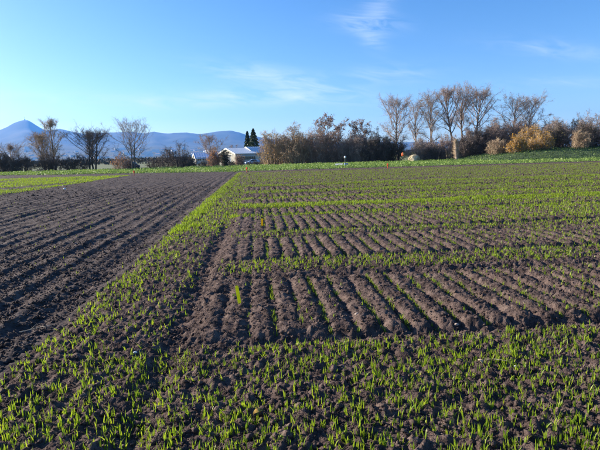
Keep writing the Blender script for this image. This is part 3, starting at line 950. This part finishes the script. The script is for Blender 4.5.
shed('long pale shed with a light blue-grey roof, left of the pair', -9.5, 150, R(35), 5.0, 7.7, 3.35, 5.0, M_ROOF, False, 'pale gabled sheds')
shed('pale open-fronted shed with posts behind the silver blue car', -3.25, 154, R(35), 3.5, 16, 3.6, 5.35, M_ROOF, True, 'pale gabled sheds')
shed('low blue-roofed shed far behind the round dark shrub', -22.6, 172, R(15), 4.0, 9.5, 2.2, 4.0, M_BROOF, False)


def car(label, x, y, rz, paint, van=False, cat='car'):
    root = empty('parked_car', (x, y, float(land(x, y))), label, cat, 'cars behind the verge', rz)
    W = 0.86
    if van:
        low = [(-2.4, 0.3), (2.3, 0.3), (2.45, 0.6), (2.35, 1.0), (1.75, 1.15), (-2.42, 1.15)]
        cab = [(-2.40, 1.15), (1.75, 1.15), (1.15, 2.05), (0.9, 2.15), (-2.35, 2.15)]
        win = [(0.2, 1.2), (1.5, 1.2), (1.05, 1.9), (0.2, 1.95)]
    else:
        low = [(-2.05, 0.28), (2.0, 0.28), (2.12, 0.5), (2.02, 0.72), (1.0, 0.92), (-1.6, 0.98), (-2.1, 0.92), (-2.15, 0.5)]
        cab = [(-1.75, 0.96), (1.05, 0.91), (0.35, 1.40), (-0.1, 1.48), (-1.0, 1.46), (-1.45, 1.30)]
        win = [(-1.35, 1.0), (0.82, 0.97), (0.28, 1.34), (-0.1, 1.41), (-0.95, 1.39)]
    MB().prism(low, -W, W).build('body', paint, root, bevel=0.06)
    cb_ = MB()
    n = len(cab)
    wi = [W if z < 1.2 else W * 0.80 for _, z in cab]
    cb_.add([(px, -w_, z) for (px, z), w_ in zip(cab, wi)] + [(px, w_, z) for (px, z), w_ in zip(cab, wi)],
            [tuple(range(n)), tuple(range(2 * n - 1, n - 1, -1))] + [(i, i + n, (i + 1) % n + n, (i + 1) % n) for i in range(n)])
    cb_.build('cabin', paint, root, bevel=0.04)
    zc0, zc1 = cab[1][1], max(z for _, z in cab)
    for s in (-1, 1):
        m = len(win)
        wv = [((px), s * ((W if z < 1.2 else W * 0.80) if van else (W + (W * 0.8 - W) * min(1, max(0, (z - 0.94) / 0.40)))) * 1.012, z) for px, z in win]
        MB().add(wv + [(a, b + s * 0.012, c) for a, b, c in wv], [tuple(range(m)), tuple(range(2 * m - 1, m - 1, -1))] + [(i, i + m, (i + 1) % m + m, (i + 1) % m) for i in range(m)]).build('side_window', M_GLASS, root)
    a, b = cab[1], cab[2]
    MB().add([(a[0] - 0.05 + 0.03, -W * 0.86, a[1] + 0.05), (a[0] - 0.05 + 0.03, W * 0.86, a[1] + 0.05), (b[0] + 0.06, W * 0.74, b[1] - 0.03), (b[0] + 0.06, -W * 0.74, b[1] - 0.03)], [(0, 1, 2, 3)]).build('windscreen', M_GLASS, root)
    for sx in (-1.3, 1.3):
        for s in (-1, 1):
            ty = MB().lathe([(0.20, -0.1), (0.31, -0.1), (0.33, -0.05), (0.33, 0.05), (0.31, 0.1), (0.20, 0.1)], 16, 'y', (sx, s * (W - 0.06), 0.33)).build('wheel', M_TYRE, root)
            MB().lathe([(0.05, -0.04), (0.19, -0.055), (0.19, 0.055), (0.05, 0.04)], 12, 'y', (sx, s * (W - 0.02), 0.33)).build('rim', M_RIM, ty)
    for s in (-1, 1):
        MB().box(1.98, 2.10 if not van else 2.42, s * 0.62 - 0.16, s * 0.62 + 0.16, 0.58, 0.72).build('headlight', M_PALE, root, bevel=0.02)
        MB().box(-2.15 if not van else -2.44, -2.02, s * 0.66 - 0.12, s * 0.66 + 0.12, 0.68, 0.86).build('tail_light', M_REDL, root, bevel=0.02)
    return root


M_TYRE = flat('tyre', (0.02, 0.02, 0.02), 0.8)
M_RIM = flat('rim', (0.45, 0.46, 0.48), 0.35, metallic=0.6)
M_REDL = flat('tail_lamp', (0.35, 0.02, 0.02), 0.3)
car('silver blue car parked in front of the sheds', -1.4, 134, R(190), flat('paint_silver', (0.40, 0.52, 0.72), 0.25, 0.05, spec=0.6))
car('dark car half hidden by a bush right of the silver blue car', 3.0, 132, R(200), flat('paint_dark', (0.03, 0.035, 0.05), 0.25, 0.1, spec=0.6))
car('white van glimpsed through the brown thicket', 13.3, 88, R(175), flat('paint_white', (0.75, 0.76, 0.78), 0.3, 0.05, spec=0.5), van=True, cat='van')
car('blue car glimpsed through the dusky thicket right of the white van', 17.6, 90, R(185), flat('paint_blue', (0.06, 0.14, 0.40), 0.3, 0.1, spec=0.6))
car('dark blue car behind the left verge between bare trees', -25.6, 98, R(78), flat('paint_navy', (0.025, 0.045, 0.14), 0.25, 0.1, spec=0.6))

# a far belt of trees and gardens across the plain, too far off to tell apart
g = G(190)
t_ = Tubes()
n = 30000
yy_ = 230 + 700 * g.random(n) ** 1.4
xx_ = (-0.72 + 1.5 * g.random(n)) * yy_
k_ = gnoise(xx_ / 45, yy_ / 60, 95) > -0.12
xx_, yy_ = xx_[k_], yy_[k_]
zz_ = -0.7 + (1.2 + 4.6 * np.clip(gnoise(xx_ / 22, yy_ / 40, 96) + 0.35, 0, 1) * (0.4 + yy_ / 900)) * g.random(len(xx_)) ** 0.8
t_.leaves(np.stack([xx_, yy_, zz_], -1), (0.5 + 0.5 * g.random(len(xx_))) * (0.5 + yy_ / 500), g)
tag(t_.build('far_wood', noise_mat('far_wood', [(0.05, 0.05, 0.035), (0.11, 0.085, 0.06), (0.16, 0.12, 0.09)], scale=0.05, rough=0.95, coord='World'), None), 'far dark belt of woodland and gardens across the plain', kind='stuff')

# the far town at the foot of the hills
M_TOWN = noise_mat('town_wall', [(0.62, 0.60, 0.57), (0.85, 0.83, 0.80)], scale=0.02, rough=0.9, coord='World')
M_TILE = noise_mat('town_tile', [(0.30, 0.19, 0.15), (0.42, 0.28, 0.22)], scale=0.02, rough=0.9, coord='World')
g = G(200)
tm = MB()


def house_mesh(w, d, h, rf, nm):
    return w, d, h, rf


protos = []
for (w, d, h, fl, win_n) in ((46, 20, 11, 2, 6), (70, 22, 22, 5, 10), (34, 18, 9, 2, 5)):
    wall = MB().box(-w / 2, w / 2, -d / 2, d / 2, -14, h)
    roof = MB()
    if fl < 4:
        e = 1.0
        roof.add([(-w / 2 - e, -d / 2 - e, h), (w / 2 + e, -d / 2 - e, h), (w / 2 + e, d / 2 + e, h), (-w / 2 - e, d / 2 + e, h), (-w / 2 - e, 0, h + 4), (w / 2 + e, 0, h + 4)],
                 [(0, 3, 2, 1), (0, 1, 5, 4), (2, 3, 4, 5), (0, 4, 3), (1, 2, 5)])
    else:
        roof.box(-w / 2 - 0.5, w / 2 + 0.5, -d / 2 - 0.5, d / 2 + 0.5, h + 0.02, h + 0.8)
    wn = MB()
    for f in range(fl):
        for k in range(win_n):
            cx = -w / 2 + w * (k + 0.5) / win_n
            z = 1.2 + f * (h - 1) / fl
            wn.box(cx - 0.8, cx + 0.8, -d / 2 - 0.15, -d / 2 - 0.01, z, z + 1.6)
    protos.append((wall, roof, wn))


def mesh_of(mb, name, mat):
    me = bpy.data.meshes.new(name)
    me.from_pydata(mb.v, [], mb.f)
    me.materials.append(mat)
    me.update()
    return me


pm = [(mesh_of(a, 'wall', M_TOWN), mesh_of(b, 'roof', M_TILE if i != 1 else M_TOWN), mesh_of(c, 'window', M_GLASS)) for i, (a, b, c) in enumerate(protos)]
for k in range(70):
    yv = 3300 + 2600 * g.random()
    az = -0.50 + 0.42 * g.random()
    e = empty('town_house', (az * yv, yv, float(hill_z(np.array([az]), np.array([yv]))[0]) + 1), 'tiny pale town building at the foot of the hills between the trees', 'building', 'far town buildings', R(g.normal() * 25))
    for me in pm[int(g.integers(0, 3))]:
        o = bpy.data.objects.new(me.name, me)
        o.parent = e
        COL.objects.link(o)
tw = empty('water_tower', (-0.275 * 860, 860, -0.7), 'slender pale tower rising behind the leaning tree and twin tree', 'tower')
MB().lathe([(1.6, 0), (1.5, 9)], 12).build('shaft', M_PALE, tw)
MB().lathe([(1.5, 9), (2.6, 10.5), (2.6, 12.5), (0.4, 13.4)], 12).build('tank', M_PALE, tw)

# ------------------------------------------------------------------ small things in the fields
M_LIME = flat('lime_plastic', (0.50, 0.55, 0.04), 0.5, 0.1, trans=0.6)
M_YEL = flat('yellow_plastic', (0.60, 0.46, 0.03), 0.5, 0.1, trans=0.6)
M_ORANGE = flat('orange_plastic', (0.80, 0.09, 0.03), 0.5, 0.08)


def h_at(x, y):
    return float((soil_right if x > EDGE else soil_left)(np.array([float(x)]), np.array([float(y)]))[0])


def plot_label(label, x, y, w, hgt, mat, tilt):
    r_ = empty('plot_stake', (x, y, h_at(x, y) - 0.03), label, 'stake', rz=R(12))
    MB().add([(-w / 2, -0.0012, 0.02), (w / 2, -0.0012, 0.02), (w / 2, -0.0012, hgt - 0.012), (w * 0.2, -0.0012, hgt), (-w * 0.2, -0.0012, hgt), (-w / 2, -0.0012, hgt - 0.012), (0, -0.0012, -0.05),
              (-w / 2, 0.0012, 0.02), (w / 2, 0.0012, 0.02), (w / 2, 0.0012, hgt - 0.012), (w * 0.2, 0.0012, hgt), (-w * 0.2, 0.0012, hgt), (-w / 2, 0.0012, hgt - 0.012), (0, 0.0012, -0.05)],
             [(6, 1, 2, 3, 4, 5, 0), (7, 12, 11, 10, 9, 8, 13)] + [(a, a + 7, b + 7, b) for a, b in ((6, 0), (0, 5), (5, 4), (4, 3), (3, 2), (2, 1), (1, 6))]).build('blade', mat, r_, bevel=0.0006)
    r_.rotation_euler[1] = R(tilt)
    return r_


plot_label('lime green plastic plot label standing upright in the nearest plot', -0.235, 4.68, 0.034, 0.235, M_LIME, -7)
plot_label('yellow plastic plot label standing in the third plot', 0.05, 10.15, 0.045, 0.19, M_YEL, 3)


def marker(label, x, y):
    r_ = empty('marker_peg', (x, y, h_at(x, y)), label, 'peg', 'orange-red field pegs')
    MB().lathe([(0.028, -0.1), (0.028, 0.28)], 8).build('shaft', M_ORANGE, r_)
    MB().lathe([(0.05, 0.28), (0.085, 0.31), (0.085, 0.45), (0.05, 0.49), (0.015, 0.50)], 10).build('head', M_ORANGE, r_)


marker('orange-red peg at the far end of the green strip', -1.02, 45.4)
marker('orange-red peg at the far edge of the trial field, right of the white-topped post', 12.7, 44.6)
marker('orange-red peg at the far corner of the bare field on the left', -12.0, 46.6)

# white-topped post and blue box on the verge
zz = float(land(11, 58))
r_ = empty('verge_post', (10.95, 57.6, zz), 'thin post with a white cap standing on the verge', 'post')
MB().lathe([(0.035, -0.1), (0.03, 1.05)], 8).build('shaft', flat('post_wood', (0.25, 0.24, 0.20), 0.8), r_)
MB().lathe([(0.06, 1.05), (0.12, 1.08), (0.13, 1.22), (0.09, 1.30), (0.02, 1.33)], 12).build('cap', flat('white_plastic', (0.85, 0.85, 0.85), 0.4, 0.03), r_, smooth=True)
r_ = empty('blue_box', (10.7, 55.6, zz + 0.1), 'small blue box at the foot of the white-capped post', 'box')
MB().box(-0.2, 0.2, -0.15, 0.15, 0, 0.32).build('body', flat('blue_plastic', (0.12, 0.20, 0.50), 0.5), r_, bevel=0.02)
MB().box(-0.23, 0.23, -0.18, 0.18, 0.322, 0.37).build('lid', flat('lid_plastic', (0.30, 0.36, 0.55), 0.5), r_, bevel=0.01)
r_ = empty('pale_board', (9.85, 55.8, zz + 0.1), 'low pale board lying on the verge beside the blue box', 'board')
MB().add([(-0.5, -0.15, 0.12), (0.45, -0.2, 0.12), (0.5, 0.2, 0.30), (-0.45, 0.22, 0.30), (-0.5, -0.15, 0.16), (0.45, -0.2, 0.16), (0.5, 0.2, 0.34), (-0.45, 0.22, 0.34)],
         [(0, 3, 2, 1), (4, 5, 6, 7), (0, 1, 5, 4), (1, 2, 6, 5), (2, 3, 7, 6), (3, 0, 4, 7)]).build('panel', flat('pale_board', (0.65, 0.63, 0.58), 0.6), r_)


def lump(name, label, cat, x, y, z, sx, sy, sz, mat, seed, sub=3, rough=0.25):
    """an uneven stone-like body"""
    import bmesh
    bm = bmesh.new()
    bmesh.ops.create_icosphere(bm, subdivisions=sub, radius=1)
    gg = G(seed)
    o3 = gg.random(3) * 50
    for v in bm.verts:
        c = np.array(v.co)
        a = float(gnoise(np.array([c[0] * 1.3 + o3[0]]), np.array([c[1] * 1.3 + c[2] * 1.1 + o3[1]]), seed)[0]) + 0.4 * float(gnoise(np.array([c[0] * 3 + o3[2]]), np.array([c[2] * 3 + c[1] * 2]), seed + 1)[0])
        v.co = Vector((c[0] * sx, c[1] * sy, c[2] * sz)) * (1 + rough * a)
    me = bpy.data.meshes.new(name)
    bm.to_mesh(me)
    bm.free()
    for p in me.polygons:
        p.use_smooth = True
    me.materials.append(mat)
    o = bpy.data.objects.new(name, me)
    o.location = (x, y, z)
    o.rotation_euler = (0, 0, gg.random() * 6)
    COL.objects.link(o)
    return tag(o, label, cat)


M_STONE = noise_mat('pale_stone', [(0.26, 0.20, 0.16), (0.44, 0.35, 0.29)], scale=30, rough=0.8, bump=0.4, bscale=90)
M_WHITE = noise_mat('white_stone', [(0.55, 0.55, 0.55), (0.78, 0.78, 0.78)], scale=30, rough=0.6)
for k, (lb, x, y, s, m) in enumerate([
        ('pinkish stone at the near end of a trench in the first plot', 0.895, 4.18, 0.019, M_STONE),
        ('white pebble among seedlings near the right edge', 1.78, 2.96, 0.012, M_WHITE),
        ('whitish pebble in the sparse green strip on the left', -1.03, 3.6, 0.012, M_WHITE),
        ('small tan stone on the soil strip below the first plot, in the middle', 0.28, 3.62, 0.013, M_STONE),
        ('tan stone at the near edge of the first plot on the right', 1.74, 3.86, 0.015, M_STONE),
        ('pale stone on the second plot near the right', 4.95, 8.3, 0.04, M_STONE)]):
    lump('stone', lb, 'stone', x, y, h_at(x, y) + s * 0.45, s * 1.35, s, s * 0.8, m, 300 + k)
lump('white_stone', 'white stone lying by the edge of the far left green patch', 'stone', -10.8, 27.0, h_at(-10.8, 27) + 0.03, 0.085, 0.07, 0.06, M_WHITE, 320)
# hay pile and orange bundle under the hedge
HAY = noise_mat('hay', [(0.36, 0.30, 0.19), (0.55, 0.48, 0.33)], scale=4, rough=0.95)
e = empty('hay_pile', (23.4, 68.0, float(land(23.4, 68)) + 0.1), 'pale straw-coloured mound at the edge of the dark thicket', 'mound')
hp = lump('pile', None, None, 0, 0, 0.36, 0.78, 0.6, 0.66, HAY, 330, 4, 0.3)
hp.parent = e
g = G(331)
t_ = Tubes()
n = 1500
dd = unit(g.normal(size=(n, 3)) + UPV * 0.3)
dd[:, 2] = np.abs(dd[:, 2])
t_.cones(dd * np.array([0.75, 0.57, 0.62]) + np.array([0, 0, 0.34]), unit(dd + g.normal(size=(n, 3)) * 0.9), 0.12 + 0.2 * g.random(n), np.full(n, 0.012))
t_.build('straw', HAY, e)
lump('orange_bundle', 'small bright orange-red bundle hanging left of the pale mound', 'bundle', 22.0, 69.2, 1.25, 0.17, 0.14, 0.27, flat('orange_cloth', (0.75, 0.13, 0.04), 0.7, 0.15), 332, 3, 0.45)
# dead stalks and a fallen leaf on the soil
M_STRAW = noise_mat('straw', [(0.24, 0.20, 0.15), (0.38, 0.33, 0.26)], scale=20, rough=0.8)


def stalk(label, x, y, ln, rz, r=0.004):
    g_ = G(int(x * 100) % 900 + 400)
    t1 = Tubes()
    q_, _ = limb_path(g_, (-ln / 2, 0, 0), (1, 0, 0.02), ln, 7, 0.10, 0)
    t1.tube(q_, np.linspace(r, r * 0.5, 8), 6)
    for kk in (2, 4):
        b_, _ = limb_path(g_, q_[kk], (0.7, 0.5 if kk == 2 else -0.6, 0.25), ln * 0.3, 4, 0.15, 0)
        t1.tube(b_, np.linspace(r * 0.6, r * 0.25, 5), 5)
    o = t1.build('dry_stalk', M_STRAW, None)
    o.location = (x, y, h_at(x, y) + 0.025)
    o.rotation_euler = (0, 0, rz)
    tag(o, label, 'stalk')


stalk('pale forked dead stalk lying at the edge of the bare field', -2.13, 4.38, 0.30, R(18), 0.0045)
stalk('thin dead stalk lying beside the white pebble on the right', 1.66, 3.02, 0.15, R(-35), 0.002)
stalk('thin dead stalk across the seedlings at the front, left of centre', -0.62, 2.86, 0.22, R(50), 0.0025)
for k, (lb, x, y) in enumerate([('yellow curled dead leaf on the soil at the front centre', -0.06, 2.58), ('tan curled dead leaf beside the stalk on the right', 1.55, 3.03)]):
    pts, fs = [], []
    for i in range(7):
        s = i / 6
        wd = 0.016 * math.sin(math.pi * (0.08 + 0.9 * s))
        for j in (-1, 0, 1):
            pts.append((s * 0.055 - 0.027, j * wd, 0.012 * (abs(j) + math.sin(s * 3))))
    for i in range(6):
        for j in range(2):
            fs.append((i * 3 + j, i * 3 + 3 + j, i * 3 + 4 + j, i * 3 + 1 + j))
    o = MB().add(pts, fs).build('fallen_leaf', flat('dead_leaf_%d' % k, (0.5, 0.30, 0.07) if k == 0 else (0.42, 0.32, 0.2), 0.6, 0.2, scale=40), None, smooth=True)
    md = o.modifiers.new('thick', 'SOLIDIFY'); md.thickness = 0.001
    o.location = (x, y, h_at(x, y) + 0.02)
    o.rotation_euler = (0.2, 0.1, 0.6 + k)
    tag(o, lb, 'leaf')

# ------------------------------------------------------------------ clods of earth
PHI = (1 + 5 ** 0.5) / 2
ICO_V = unit(np.array([(-1, PHI, 0), (1, PHI, 0), (-1, -PHI, 0), (1, -PHI, 0), (0, -1, PHI), (0, 1, PHI), (0, -1, -PHI), (0, 1, -PHI), (PHI, 0, -1), (PHI, 0, 1), (-PHI, 0, -1), (-PHI, 0, 1)], float))
ICO_F = np.array([(0, 11, 5), (0, 5, 1), (0, 1, 7), (0, 7, 10), (0, 10, 11), (1, 5, 9), (5, 11, 4), (11, 10, 2), (10, 7, 6), (7, 1, 8), (3, 9, 4), (3, 4, 2), (3, 2, 6), (3, 6, 8), (3, 8, 9), (4, 9, 5), (2, 4, 11), (6, 2, 10), (8, 6, 7), (9, 8, 1)])


def scatter(n, xlim, y0, y1, p=1.0):
    """points spread over a field between y0 and y1, denser towards the near edge when p > 1"""
    y = y0 + (y1 - y0) * g.random(n) ** p
    lo, hi = xlim(y)
    return lo + (hi - lo) * g.random(n), y


OCT_V = np.array([(1, 0, 0), (-1, 0, 0), (0, 1, 0), (0, -1, 0), (0, 0, 1), (0, 0, -1)], float)
OCT_F = np.array([(0, 2, 4), (2, 1, 4), (1, 3, 4), (3, 0, 4), (2, 0, 5), (1, 2, 5), (3, 1, 5), (0, 3, 5)])


def clods(name, x, y, hfun, size, mat, near):
    z = hfun(x, y)
    VV, TT, off = [], [], 0
    for sel, bv, bf in ((y < near, ICO_V, ICO_F), (y >= near, OCT_V, OCT_F)):
        n, m = int(sel.sum()), len(bv)
        sz = size[sel]
        V = bv[None] * (0.5 + 0.8 * g.random((n, m, 1))) * sz[:, None, None] + g.normal(size=(n, m, 3)) * sz[:, None, None] * 0.18
        V = V * np.stack([0.8 + 0.6 * g.random(n), 0.8 + 0.6 * g.random(n), 0.65 + 0.4 * g.random(n)], -1)[:, None]
        a = g.random(n) * 6.28
        c, s_ = np.cos(a)[:, None], np.sin(a)[:, None]
        P = np.stack([V[:, :, 0] * c - V[:, :, 1] * s_ + x[sel][:, None], V[:, :, 0] * s_ + V[:, :, 1] * c + y[sel][:, None], V[:, :, 2] + (z[sel] + sz * 0.30)[:, None]], -1)
        TT.append((off + np.arange(n)[:, None, None] * m + bf[None]).reshape(-1, 3))
        VV.append(P.reshape(-1, 3))
        off += n * m
    return tag(mesh_np(name, np.concatenate(VV), np.concatenate(TT), mat), name.replace('_', ' '), kind='stuff')


def logsize(n, med, sig, lo, hi):
    return np.clip(med * np.exp(g.normal(size=n) * sig), lo, hi)


g = G(500)
xr = lambda y: (np.full_like(y, EDGE), 0.86 * y + 1.0)
xl = lambda y: (-0.62 * y - 1.2, np.full_like(y, EDGE - 0.08))
xa, ya = scatter(21000, xr, 1.7, 6.5, 1.15)
xb, yb = scatter(9000, xr, 6.5, 16, 1.3)
xc, yc = scatter(9000, xr, 16, 48, 1.2)
xs, ys = np.concatenate([xa, xb, xc]), np.concatenate([ya, yb, yc])
inp = plot_masks(xs, ys)
keep = g.random(len(xs)) > inp * 0.08
xs, ys = xs[keep], ys[keep]
clods('soil_clods', xs, ys, soil_right, logsize(len(xs), 0.0076, 0.46, 0.004, 0.026) * (1 + 2.2 * sstep(7, 24, ys)), SOIL, 2.9)
xa, ya = scatter(13000, xl, 2.2, 9, 1.0)
xb, yb = scatter(7000, xl, 9, 26, 1.2)
xc, yc = scatter(2500, xl, 22, 56, 1.1)
xs, ys = np.concatenate([xa, xb, xc]), np.concatenate([ya, yb, yc])
clods('bare_field_clods', xs, ys, soil_left, logsize(len(xs), 0.0105, 0.45, 0.005, 0.034) * (1 + 0.8 * sstep(8, 26, ys)), SOIL2, 4.0)


# ------------------------------------------------------------------ seedlings
def blades(name, x, y, hfun, mat, length, width, per, segs, label):
    """tufts of upright narrow blades, per blades each"""
    n = len(x)
    z = hfun(x, y)
    VV, TT, off = [], [], 0
    for b in range(per):
        az = g.random(n) * 6.28
        ln = length * (0.4 + 1.0 * g.random(n))
        wd = width * (0.7 + 0.6 * g.random(n))
        bend = 0.10 + 0.45 * g.random(n) ** 2.5
        dx, dy = np.cos(az), np.sin(az)
        face = g.random(n) * 6.28
        wx, wy = np.cos(face) * wd / 2, np.sin(face) * wd / 2
        ox, oy = x + (g.random(n) - 0.5) * 0.02, y + (g.random(n) - 0.5) * 0.02
        pts = []
        for s in range(segs):
            f = s / segs
            k = (1 - 0.35 * f)
            cx, cy, cz = ox + dx * bend * ln * f * f, oy + dy * bend * ln * f * f, z - 0.01 + ln * (f - 0.25 * bend * f * f)
            pts += [np.stack([cx - wx * k, cy - wy * k, cz], -1), np.stack([cx + wx * k, cy + wy * k, cz], -1)]
        pts.append(np.stack([ox + dx * bend * ln, oy + dy * bend * ln, z - 0.01 + ln * (1 - 0.25 * bend)], -1))
        V = np.stack(pts, 1)
        m = V.shape[1]
        F = []
        for s in range(segs - 1):
            F += [(2 * s, 2 * s + 1, 2 * s + 3), (2 * s, 2 * s + 3, 2 * s + 2)]
        F.append((2 * segs - 2, 2 * segs - 1, 2 * segs))
        TT.append((off + np.arange(n)[:, None, None] * m + np.array(F)[None]).reshape(-1, 3))
        VV.append(V.reshape(-1, 3))
        off += n * m
    return tag(mesh_np(name, np.concatenate(VV), np.concatenate(TT), mat), label, kind='stuff')


def green_density(x, y):
    """seedlings per square metre (relative, 0..1.6) on the trial field, outside the plot rows"""
    patch = 0.75 + 0.75 * gnoise(x * 1.1, y * 1.1, 61) + 0.5 * gnoise(x * 3.1, y * 3.1, 62)
    d = np.zeros_like(x)
    front = (1 - sstep(3.5, 3.68, y))
    d = np.maximum(d, front)
    tr_ = TRACK + 0.22 * sstep(9, 13, y)
    strip = (1 - sstep(tr_ - 0.18, tr_ + 0.02, x)) * (1 - sstep(44.5, 45.2, y)) * (0.55 + 0.15 * sstep(7, 14, y))
    rim = np.exp(-((x - EDGE - 0.22) / 0.24) ** 2) * (1.2 + 0.9 * sstep(4, 9, y))
    d = np.maximum(d, strip * (0.62 + rim))
    bands = [(6.0, 6.82, 1.0), (8.75, 9.45, 0.95), (11.75, 12.3, 0.9), (13.7, 14.85, 1.4), (16.5, 17.2, 0.8), (18.9, 20.6, 0.7), (23.5, 24.7, 1.3), (25.4, 25.8, 0.9), (26.6, TRIAL_END, 0.52)]
    for a, b, s in bands:
        d = np.maximum(d, s * sstep(a - 0.1, a + 0.08, y) * (1 - sstep(b - 0.08, b + 0.1, y)) * sstep(TRACK + 0.1 - 0.3 * sstep(9, 13, y), TRACK + 0.4 - 0.3 * sstep(9, 13, y), x))
    # where the bands run out into the strip the sowing overlaps
    far = sstep(26.5, 27, y) * (0.55 + 0.45 * np.cos(y * 2 * math.pi / 1.45)) + (1 - sstep(26.5, 27, y))
    inp = plot_masks(x, y)
    d = np.maximum(d, inp * (0.015 + 0.34 * sstep(1.5, 6.5, x)))
    return d * np.clip(patch, 0.1, 1.6) * (0.35 + 0.65 * far)


def sow(n, y0, y1, p=1.0):
    xs, ys = scatter(n, xr, y0, y1, p)
    k = g.random(n) * 1.6 < green_density(xs, ys)
    return xs[k], ys[k]


g = G(600)
xs, ys = sow(9500, 1.75, 3.7)
blades('seedlings', xs, ys, soil_right, BLADE, 0.056, 0.0075, 3, 3, 'young green cereal seedlings in the nearest band')
xs, ys = sow(24000, 3.7, 9.5)
blades('seedlings', xs, ys, soil_right, BLADE, 0.060, 0.009, 3, 2, 'young green cereal seedlings in the left strip and near bands')
xs, ys = sow(62000, 9.5, 18)
blades('seedlings', xs, ys, soil_right, BLADE, 0.078, 0.012, 3, 2, 'young green cereal seedlings in the middle bands')
xs, ys = sow(200000, 18, 46)
blades('seedlings', xs, ys, soil_right, BLADE2, 0.080, 0.020, 3, 1, 'young green cereal seedlings towards the far end')
# rows in the plot trenches
X_, Y_ = [], []
for pi, (a, b) in enumerate(PLOTS):
    kmax = int((0.86 * b + 1.0) / ROW)
    for k in range(-1, kmax):
        xc = ROW0 + ROW * k
        n = int((b - a) * (52 if k >= 0 else 9) * (0.45 + 0.9 * g.random()))
        yv = a + (b - a) * g.random(n)
        gap = gnoise(np.full(n, xc * 3.3), yv * 2.2, 71 + pi) > -0.10
        yv = yv[gap]
        X_.append(xc - 0.025 * gnoise(np.full(len(yv), xc) * 0.8, yv * 1.5, 8) + g.normal(size=len(yv)) * 0.009)
        Y_.append(yv)
xs, ys = np.concatenate(X_), np.concatenate(Y_)
blades('row_seedlings', xs, ys, soil_right, BLADE2, 0.058, 0.008, 2, 2, 'small seedlings standing in rows in the plot trenches')
# the green patch on the far left and its brighter rim
xs = -46 + (46 + PATCH_EDGE) * g.random(60000)
ys = 22 + 25 * g.random(60000)
line = 0.55 + 0.45 * np.cos((xs - PATCH_EDGE) * 2 * math.pi / 2.1)
rim = np.exp(-((xs - PATCH_EDGE + 0.3) / 0.4) ** 2)
k = (g.random(60000) < 0.6 + 0.4 * line + rim) & (xs > -0.72 * ys - 2) & (ys < verge_edge(xs) - 5) & (gnoise(xs * 0.4, ys * 0.15, 81) > -0.28)
blades('patch_seedlings', xs[k], ys[k], soil_left, BLADE, 0.10, 0.022, 3, 1, 'green patch of seedlings beyond the bare soil on the left')
# scattered volunteers on the bare field
xs, ys = scatter(240, xl, 3, 20, 1.0)
blades('stray_seedlings', xs, ys, soil_left, BLADE, 0.05, 0.007, 3, 2, 'stray seedlings dotted over the bare field')

# ------------------------------------------------------------------ verge plants
def weeds(name, label, n, xr_, mat, hmax, cond, size):
    x = xr_[0] + (xr_[1] - xr_[0]) * g.random(n)
    ye = verge_edge(x) + 0.25 * gnoise(x * 0.5, x * 0, 31)
    y = ye + 0.1 + (72 - ye) * g.random(n) ** 1.25
    hh = hmax * (0.45 + 0.9 * np.clip(0.5 + gnoise(x * 0.5, y * 0.35, 91) + 0.5 * gnoise(x * 1.6, y * 1.1, 92), 0, 1.2)) * sstep(-0.2, 1.2, y - ye)
    k = cond(x, y)
    x, y, hh = x[k], y[k], hh[k]
    z = land(x, y) + 0.08 + hh * g.random(len(x))
    t1 = Tubes()
    t1.leaves(np.stack([x, y, z], -1), size * (0.6 + 0.8 * g.random(len(x))), g)
    o = t1.build(name, mat, None)
    return tag(o, label, kind='stuff')


g = G(700)
weeds('verge_weeds', 'lush green weeds on the verge behind the fields', 85000, (-60, 62), WEED, 0.27, lambda x, y: g.random(len(x)) < 1 - 0.75 * sstep(25, 36, x) * sstep(54, 57, y), 0.078)
weeds('bank_ivy', 'green ground cover on the bank, its shade painted into the dark leaves', 70000, (22, 70), BANKLEAF_SHADED, 0.35, lambda x, y: g.random(len(x)) < sstep(26, 40, x) * sstep(53, 56, y), 0.06)

# ------------------------------------------------------------------ haze: the air between here and the hills
hb = MB().box(-19500, 19500, -70, 11600, -20, 950)
hz = hb.build('haze', bpy.data.materials.new('haze_air'))
tag(hz, 'thin blue haze in the air', kind='stuff')
hm = hz.data.materials[0]
hm.use_nodes = True
for nd in list(hm.node_tree.nodes):
    if nd.type != 'OUTPUT_MATERIAL':
        hm.node_tree.nodes.remove(nd)
pv = hm.node_tree.nodes.new('ShaderNodeVolumePrincipled')
pv.inputs['Color'].default_value = (0.13, 0.40, 1.0, 1)
pv.inputs['Density'].default_value = 0.000058
pv.inputs['Anisotropy'].default_value = 0.2
hm.node_tree.links.new(pv.outputs[0], [nd for nd in hm.node_tree.nodes if nd.type == 'OUTPUT_MATERIAL'][0].inputs['Volume'])
